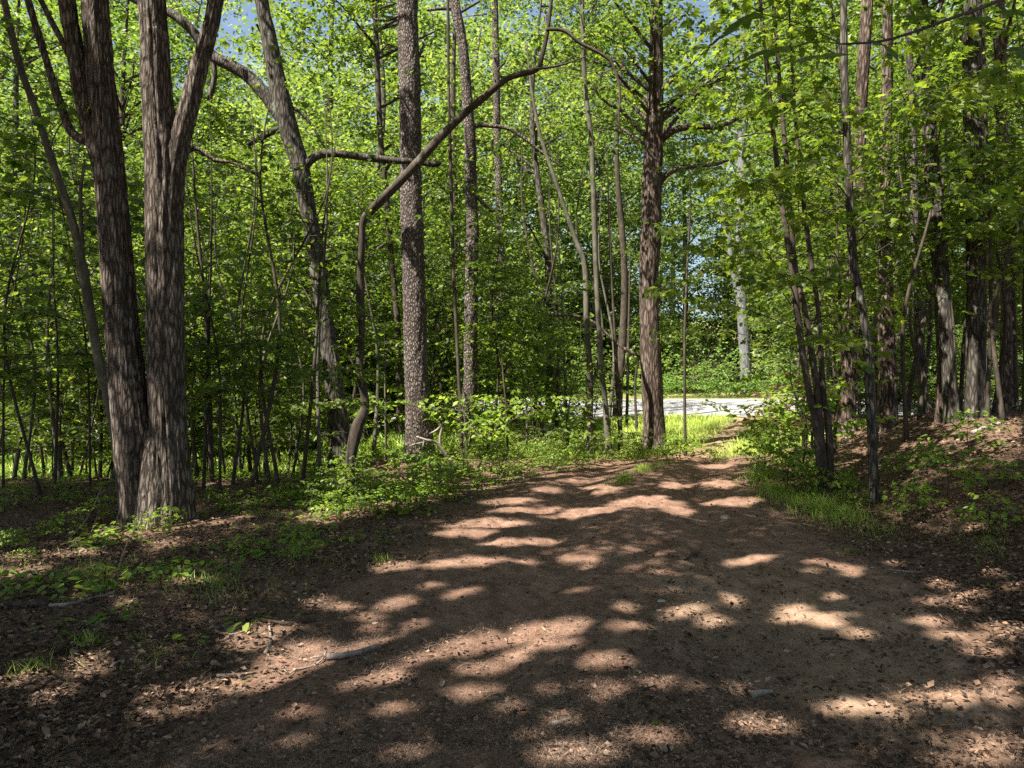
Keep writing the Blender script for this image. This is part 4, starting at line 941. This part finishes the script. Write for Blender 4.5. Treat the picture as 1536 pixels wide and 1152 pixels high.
def name_plants():
    kd = ('small maple-leaved seedling', 'dark maple-leaved seedling', 'tiny oval-leaved seedling', 'bushy oval-leaved seedling')
    where = {V: 'on the sunny verge', 'seedlings at the end of the drive\'s left edge': 'at the lawn\'s edge', 'seedlings under the maple clump': 'below the maple clump', 'seedlings on the leafy bank': 'on the leafy bank', 'seedlings in the shade round the forked trunk': 'in the shade near the forked trunk'}
    cnt = {}
    for o, px, py, k, g, s in sorted(PL, key=lambda q: q[1]):
        key = (k, g); n = cnt[key] = cnt.get(key, 0)+1
        o['label'] = f'{kd[k]} {where[g]}, {ORD[min(n-1, 29)]} such from the left'
name_plants()

# ------------------------------------------------------------------ fallen wood and small things on the ground
def stick(name, label, pts, w, mat, cat='stick', lift=0.0, forks=(), heights=None, group=None):
    w = w*1.25; base = G(*pts[0]); t = None
    def line(pp, ww, hs=None):
        q = []
        for i, (a, b) in enumerate(pp):
            g = G(a, b); g[2] += ww*0.55+0.012+lift+(hs[i] if hs else 0); q.append(g)
        return q
    mb = MB(); q = line(pts, w/2, heights)
    n = len(q); tube(mb, q, np.linspace(w/2, w*0.28, n), 9, 0.04, w*0.06, 8, 4, seed=pts[0][0] % 7, lump=0.14)
    for fk in forks:
        q2 = line(fk[0], fk[1]/2, fk[2] if len(fk) > 2 else None)
        tube(mb, q2, np.linspace(fk[1]/2, fk[1]*0.2, len(q2)), 7, 0.04, 0, seed=2.2, lump=0.12)
    o = mb.build(name, mat, loc=base, smooth=True)
    return setp(o, label, cat, group)
stick('fallen_branch', 'pale peeled branch lying in the big sun patch beside the pile of twigs', [(490,991),(515,990),(540,985),(558,979),(570,976)], 0.030, B_DEAD, 'branch', forks=[([(465,992),(482,990),(495,990)], 0.014), ([(540,987),(552,994),(560,999)], 0.008)])
stick('twig', 'thin forked twig trailing away from the pale peeled branch', [(489,982),(482,996),(466,1004),(444,1010),(434,1016),(424,1008)], 0.009, B_DEAD, 'twig')
stick('twig', 'short pale bent stick at the upper edge of the twig pile', [(318,949),(336,956),(352,955),(368,950)], 0.013, B_DEAD, 'twig', forks=[([(336,946),(346,940),(350,930)], 0.007)])
stick('twig', 'straight grey stick lying above the bent pale one', [(318,948),(335,944),(354,944)], 0.012, B_DEAD, 'twig')
stick('fallen_branch', 'thick brown stick at the far end of the twig pile', [(370,932),(400,936),(430,940),(468,937)], 0.024, B_ROT, 'branch')
stick('twig', 'knotty dark stick slanting up through the twig pile', [(306,1004),(318,992),(328,982),(336,974)], 0.022, B_ROT, 'twig')
stick('twig', 'stick lying flat across the near end of the twig pile', [(325,1020),(345,1018),(365,1017),(380,1014)], 0.014, B_DEAD, 'twig', forks=[([(340,1012),(350,1014),(362,1015)], 0.009)])
stick('twig', 'short upright-looking stick on the drive side of the pile', [(398,985),(404,975),(406,962),(404,944)], 0.018, B_DEAD, 'twig')
stick('twig', 'stubby pale twig pointing at the knotty dark stick', [(296,968),(304,974),(312,978)], 0.012, B_DEAD, 'twig')
stick('twig', 'small pale curved twig alone left of the pile', [(178,997),(195,1000),(215,998)], 0.013, B_DEAD, 'twig', forks=[([(195,992),(203,994),(214,994)], 0.008)])
stick('log', 'long dark log lying level in the shade at the left edge', [(-40,916),(0,914),(40,914),(74,913)], 0.050, B_ROT, 'log')
stick('fallen_branch', 'long grey branch continuing from the dark log', [(74,914),(100,912),(125,906),(150,899),(172,893)], 0.026, B_DEAD, 'branch')
stick('fallen_branch', 'dark rotten branch with a pale bare tip in the shade', [(84,987),(100,972),(118,960),(138,950)], 0.034, B_ROT, 'branch')
stick('twig', 'pale curled tip of wood next to the dark rotten branch', [(138,951),(150,949),(160,943),(166,937)], 0.018, B_DEAD, 'twig')
stick('fallen_branch', 'long thin grey branch in the shade above the dark log', [(-30,912),(20,904),(60,896),(100,893)], 0.018, B_ROT, 'branch')
stick('leaning_stick', 'long pale bare stick propped up left of the forked trunk', [(107,806),(124,793),(140,770),(152,744)], 0.018, B_DEAD, 'stick', heights=[0, 0.02, 0.05, 0.10], forks=[([(136,804),(146,780),(151,758),(152,744)], 0.013, [0, .03, .06, .10])])
stick('twig', 'slim pale twig standing at a slant in the plants near the forked trunk', [(178,855),(184,840),(194,820)], 0.011, B_DEAD, 'twig', heights=[0, .03, .06])
stick('twig', 'dark thin stick half buried in the middle of the drive', [(1000,852),(1022,846),(1040,836),(1070,818)], 0.018, B_ROT, 'twig')
stick('twig', 'forked pale twig at the right side of the drive', [(1380,862),(1340,858),(1305,854),(1288,842)], 0.009, B_DEAD, 'twig', forks=[([(1300,853),(1294,846),(1288,848)], 0.006)])
stick('twig', 'dark straight twig crossing the sandy part of the drive', [(1230,962),(1255,963),(1275,966)], 0.013, B_ROT, 'twig')
stick('twig', 'thin pale twig on the sandy part of the drive', [(1135,950),(1155,962),(1180,976)], 0.008, B_DEAD, 'twig')
stick('twig', 'dark thin twig slanting at the bottom edge of the photo', [(348,1150),(362,1132),(380,1112)], 0.010, B_ROT, 'twig')
stick('bark_piece', 'lichen-covered greenish white bark piece lying on the chips', [(1128,1050),(1140,1047),(1158,1045)], 0.030, flat_mat('pale lichen', (0.27, 0.26, 0.20), 0.9), 'bark piece')
stick('bark_piece', 'flat grey bark flake in the shade low on the drive', [(828,1094),(840,1090),(856,1084)], 0.022, B_DEAD, 'bark piece')
stick('fallen_branch', 'pale log piece lying across the top of the bank', [(1458,656),(1480,648),(1500,642)], 0.05, B_DEAD, 'branch', lift=0.03)
stick('twig', 'bare pale twig curving down at the foot of the maple clump', [(1272,672),(1262,652),(1250,640),(1244,634)], 0.020, B_DEAD, 'twig', heights=[.05, .15, .22, .25])
# antler-like dead branch by the thick pine
def antler():
    d = 12.3; t = empty('dead_branch', P(672, 694, d), 'bleached antler-like dead branch caught upright in the plants beside the thick pine', 'branch')
    for pp in ([(680,700,7),(668,682,7),(660,670,7),(652,662,6),(640,660,5),(625,655,4)], [(660,672,6),(660,655,5),(663,642,4),(664,634,3)], [(664,636,4),(655,645,4),(644,651,4)], [(636,661,4),(634,672,3),(630,682,2)], [(640,660,4),(641,672,3),(640,680,2)], [(640,662,3),(628,665,3),(616,668,2)]):
        ww, rr = stem_from_px(pp, d); b = MB(); tube(b, ww, np.array(rr)*0.8, 8, 0.04, lump=0.12); b.build('tine', B_DEAD, t, smooth=True)
antler()
# single leaves on the drive
def ground_leaf(label, px, py, size, mat, ph, tm=OVAL):
    g = G(px, py); mb = MB(); p = g+np.array([0, 0, 0.025])
    leaves(mb, p[None], np.array([[math.cos(ph), math.sin(ph), 0.1]]), np.array([[0.1, -0.25, 1.0]]), np.array([size]), tm, np.array([0.6]))
    setp(mb.build('fallen_leaf', mat, loc=g), label, 'leaf')
ground_leaf('lone green leaf with its stalk lying low in the middle of the drive', 978, 1094, 0.06, L_UNDER, 0.4)
ground_leaf('pale grey-green leaf lying on the shaded drive below the stripes', 1080, 781, 0.17, flat_mat('pale leaf underside', (0.30, 0.28, 0.21)), 0.3)
ground_leaf('yellowish green leaf lying in the litter at the right side', 1480, 884, 0.10, L_BRIGHT, 0.1)
ground_leaf('small pale leaf near the centre of the drive', 985, 908, 0.07, flat_mat('pale leaf back', (0.32, 0.33, 0.27)), 0.0)
ground_leaf('pale leaf on the shaded left verge', 126, 871, 0.08, flat_mat('silvery leaf', (0.33, 0.34, 0.28)), 0.2)

# overhanging twig with big near leaves, upper right
def near_twig():
    base = P(1560, -60, 1.9)
    t = empty('overhanging_twig', base, 'close-up maple twig hanging into the upper right with large shaded leaves', 'branch')
    b = MB(); path = tube(b, [P(1660, -120, 2.0), P(1540, -20, 1.9), P(1420, 30, 1.8), P(1330, 60, 1.7), P(1262, 66, 1.6)], [0.006, 0.005, 0.004, 0.003, 0.002], 7, 0.05, lump=0.05)
    b.build('twig', B_DARK, t, smooth=True)
    for (px, py, d, s, ax, az) in ((1262, 84, 1.55, 0.125, (-0.9, -0.3, -0.15), 0), (1310, 60, 1.7, 0.09, (0.3, -0.4, -0.5), 0), (1185, 72, 1.6, 0.11, (-1, 0.3, -0.1), 0), (1376, 30, 1.8, 0.10, (-0.4, -0.8, -0.2), 0), (1440, 30, 1.9, 0.11, (0.6, -0.6, -0.3), 0), (1500, 20, 1.9, 0.12, (0.4, -0.7, -0.35), 0), (1530, 70, 1.9, 0.11, (-.2, -.6, -.5), 0), (1140, 20, 1.7, 0.10, (-0.6, 0.4, -0.2), 0)):
        m = MB(); p0 = P(px, py, d)
        i = int(np.argmin(np.linalg.norm(path-p0, axis=1)))
        tube(m, [path[i], (path[i]+p0)/2+np.array([0, 0, .01]), p0], [.0016, .0013, .0012], 5, 0.03, lump=0)
        leaves(m, p0[None], np.array([ax], float), np.array([[0.1, -0.25, 1.0]]), np.array([s]), MAPLE, np.array([0.35]))
        m.build('leaf', L_CANOPY, t)
near_twig()
HAZE = 0.0
if HAZE:
    m, nt = new_mat('haze air'); pv = nt.nodes.new('ShaderNodeVolumePrincipled')
    pv.inputs['Color'].default_value = (0.80, 0.90, 0.96, 1); pv.inputs['Density'].default_value = HAZE; pv.inputs['Anisotropy'].default_value = 0.2
    o = nt.nodes.new('ShaderNodeOutputMaterial'); nt.links.new(pv.outputs[0], o.inputs['Volume'])
    V8 = np.array([[x, y, z] for z in (-3.0, 46.0) for y in (-45, 425) for x in (-265, 265)], float)
    FQ = [(0, 2, 3), (0, 3, 1), (4, 5, 7), (4, 7, 6), (0, 1, 5), (0, 5, 4), (2, 6, 7), (2, 7, 3), (0, 4, 6), (0, 6, 2), (1, 3, 7), (1, 7, 5)]
    setp(MB().add(V8, FQ).build('haze', m), kind='stuff')

# ------------------------------------------------------------------ light, sky, camera
w = bpy.data.worlds.new('World'); SC.world = w; w.use_nodes = True
nt = w.node_tree; nt.nodes.clear()
sky = nt.nodes.new('ShaderNodeTexSky'); sky.sky_type = 'NISHITA'; sky.sun_disc = False
sky.sun_elevation = SUN_EL; sky.sun_rotation = math.atan2(SUN_AZ[0], SUN_AZ[1]); sky.air_density = 1.0; sky.dust_density = 1.5
bg = nt.nodes.new('ShaderNodeBackground'); bg.inputs[1].default_value = 0.05
wo = nt.nodes.new('ShaderNodeOutputWorld')
cv = noise(nt, coords(nt, (1, 1, 2.2), 'Generated'), 3.2, 7, 0.6)
cf = ramp(nt, cv, [(0.50, (0, 0, 0)), (0.78, (0.8, 0.8, 0.8))])
skyc = mixc(nt, cf, mixc(nt, 0.10, sky.outputs[0], (6.0, 7.5, 9.0)), (6.5, 7.2, 8.0))
nt.links.new(skyc, bg.inputs[0]); nt.links.new(bg.outputs[0], wo.inputs[0])
sl = bpy.data.lights.new('sun', 'SUN'); sl.energy = 5.0; sl.angle = math.radians(0.53); sl.color = (1.0, 0.95, 0.86)
so = bpy.data.objects.new('sun', sl); COL.objects.link(so); so.location = (-20, -15, 30)
so.rotation_euler = Vector([float(-q) for q in SUN]).to_track_quat('-Z', 'Y').to_euler()
cam = bpy.data.cameras.new('camera'); co = bpy.data.objects.new('camera', cam); COL.objects.link(co)
co.location = (0, 0, EYE); co.rotation_euler = (math.radians(90), 0, 0)
cam.sensor_width = 36; cam.lens = 36*F/1536; cam.shift_y = -(576-HY)/1536; cam.clip_start = 0.05; cam.clip_end = 1500
SC.camera = co
SC.view_settings.view_transform = 'Standard'; SC.view_settings.look = 'None'; SC.view_settings.exposure = 1.85; SC.view_settings.gamma = 1
SC.render.engine = 'CYCLES'
cy = SC.cycles
cy.max_bounces = 5; cy.diffuse_bounces = 3; cy.transmission_bounces = 4; cy.glossy_bounces = 2; cy.transparent_max_bounces = 4
cy.use_denoising = False; cy.sample_clamp_indirect = 6
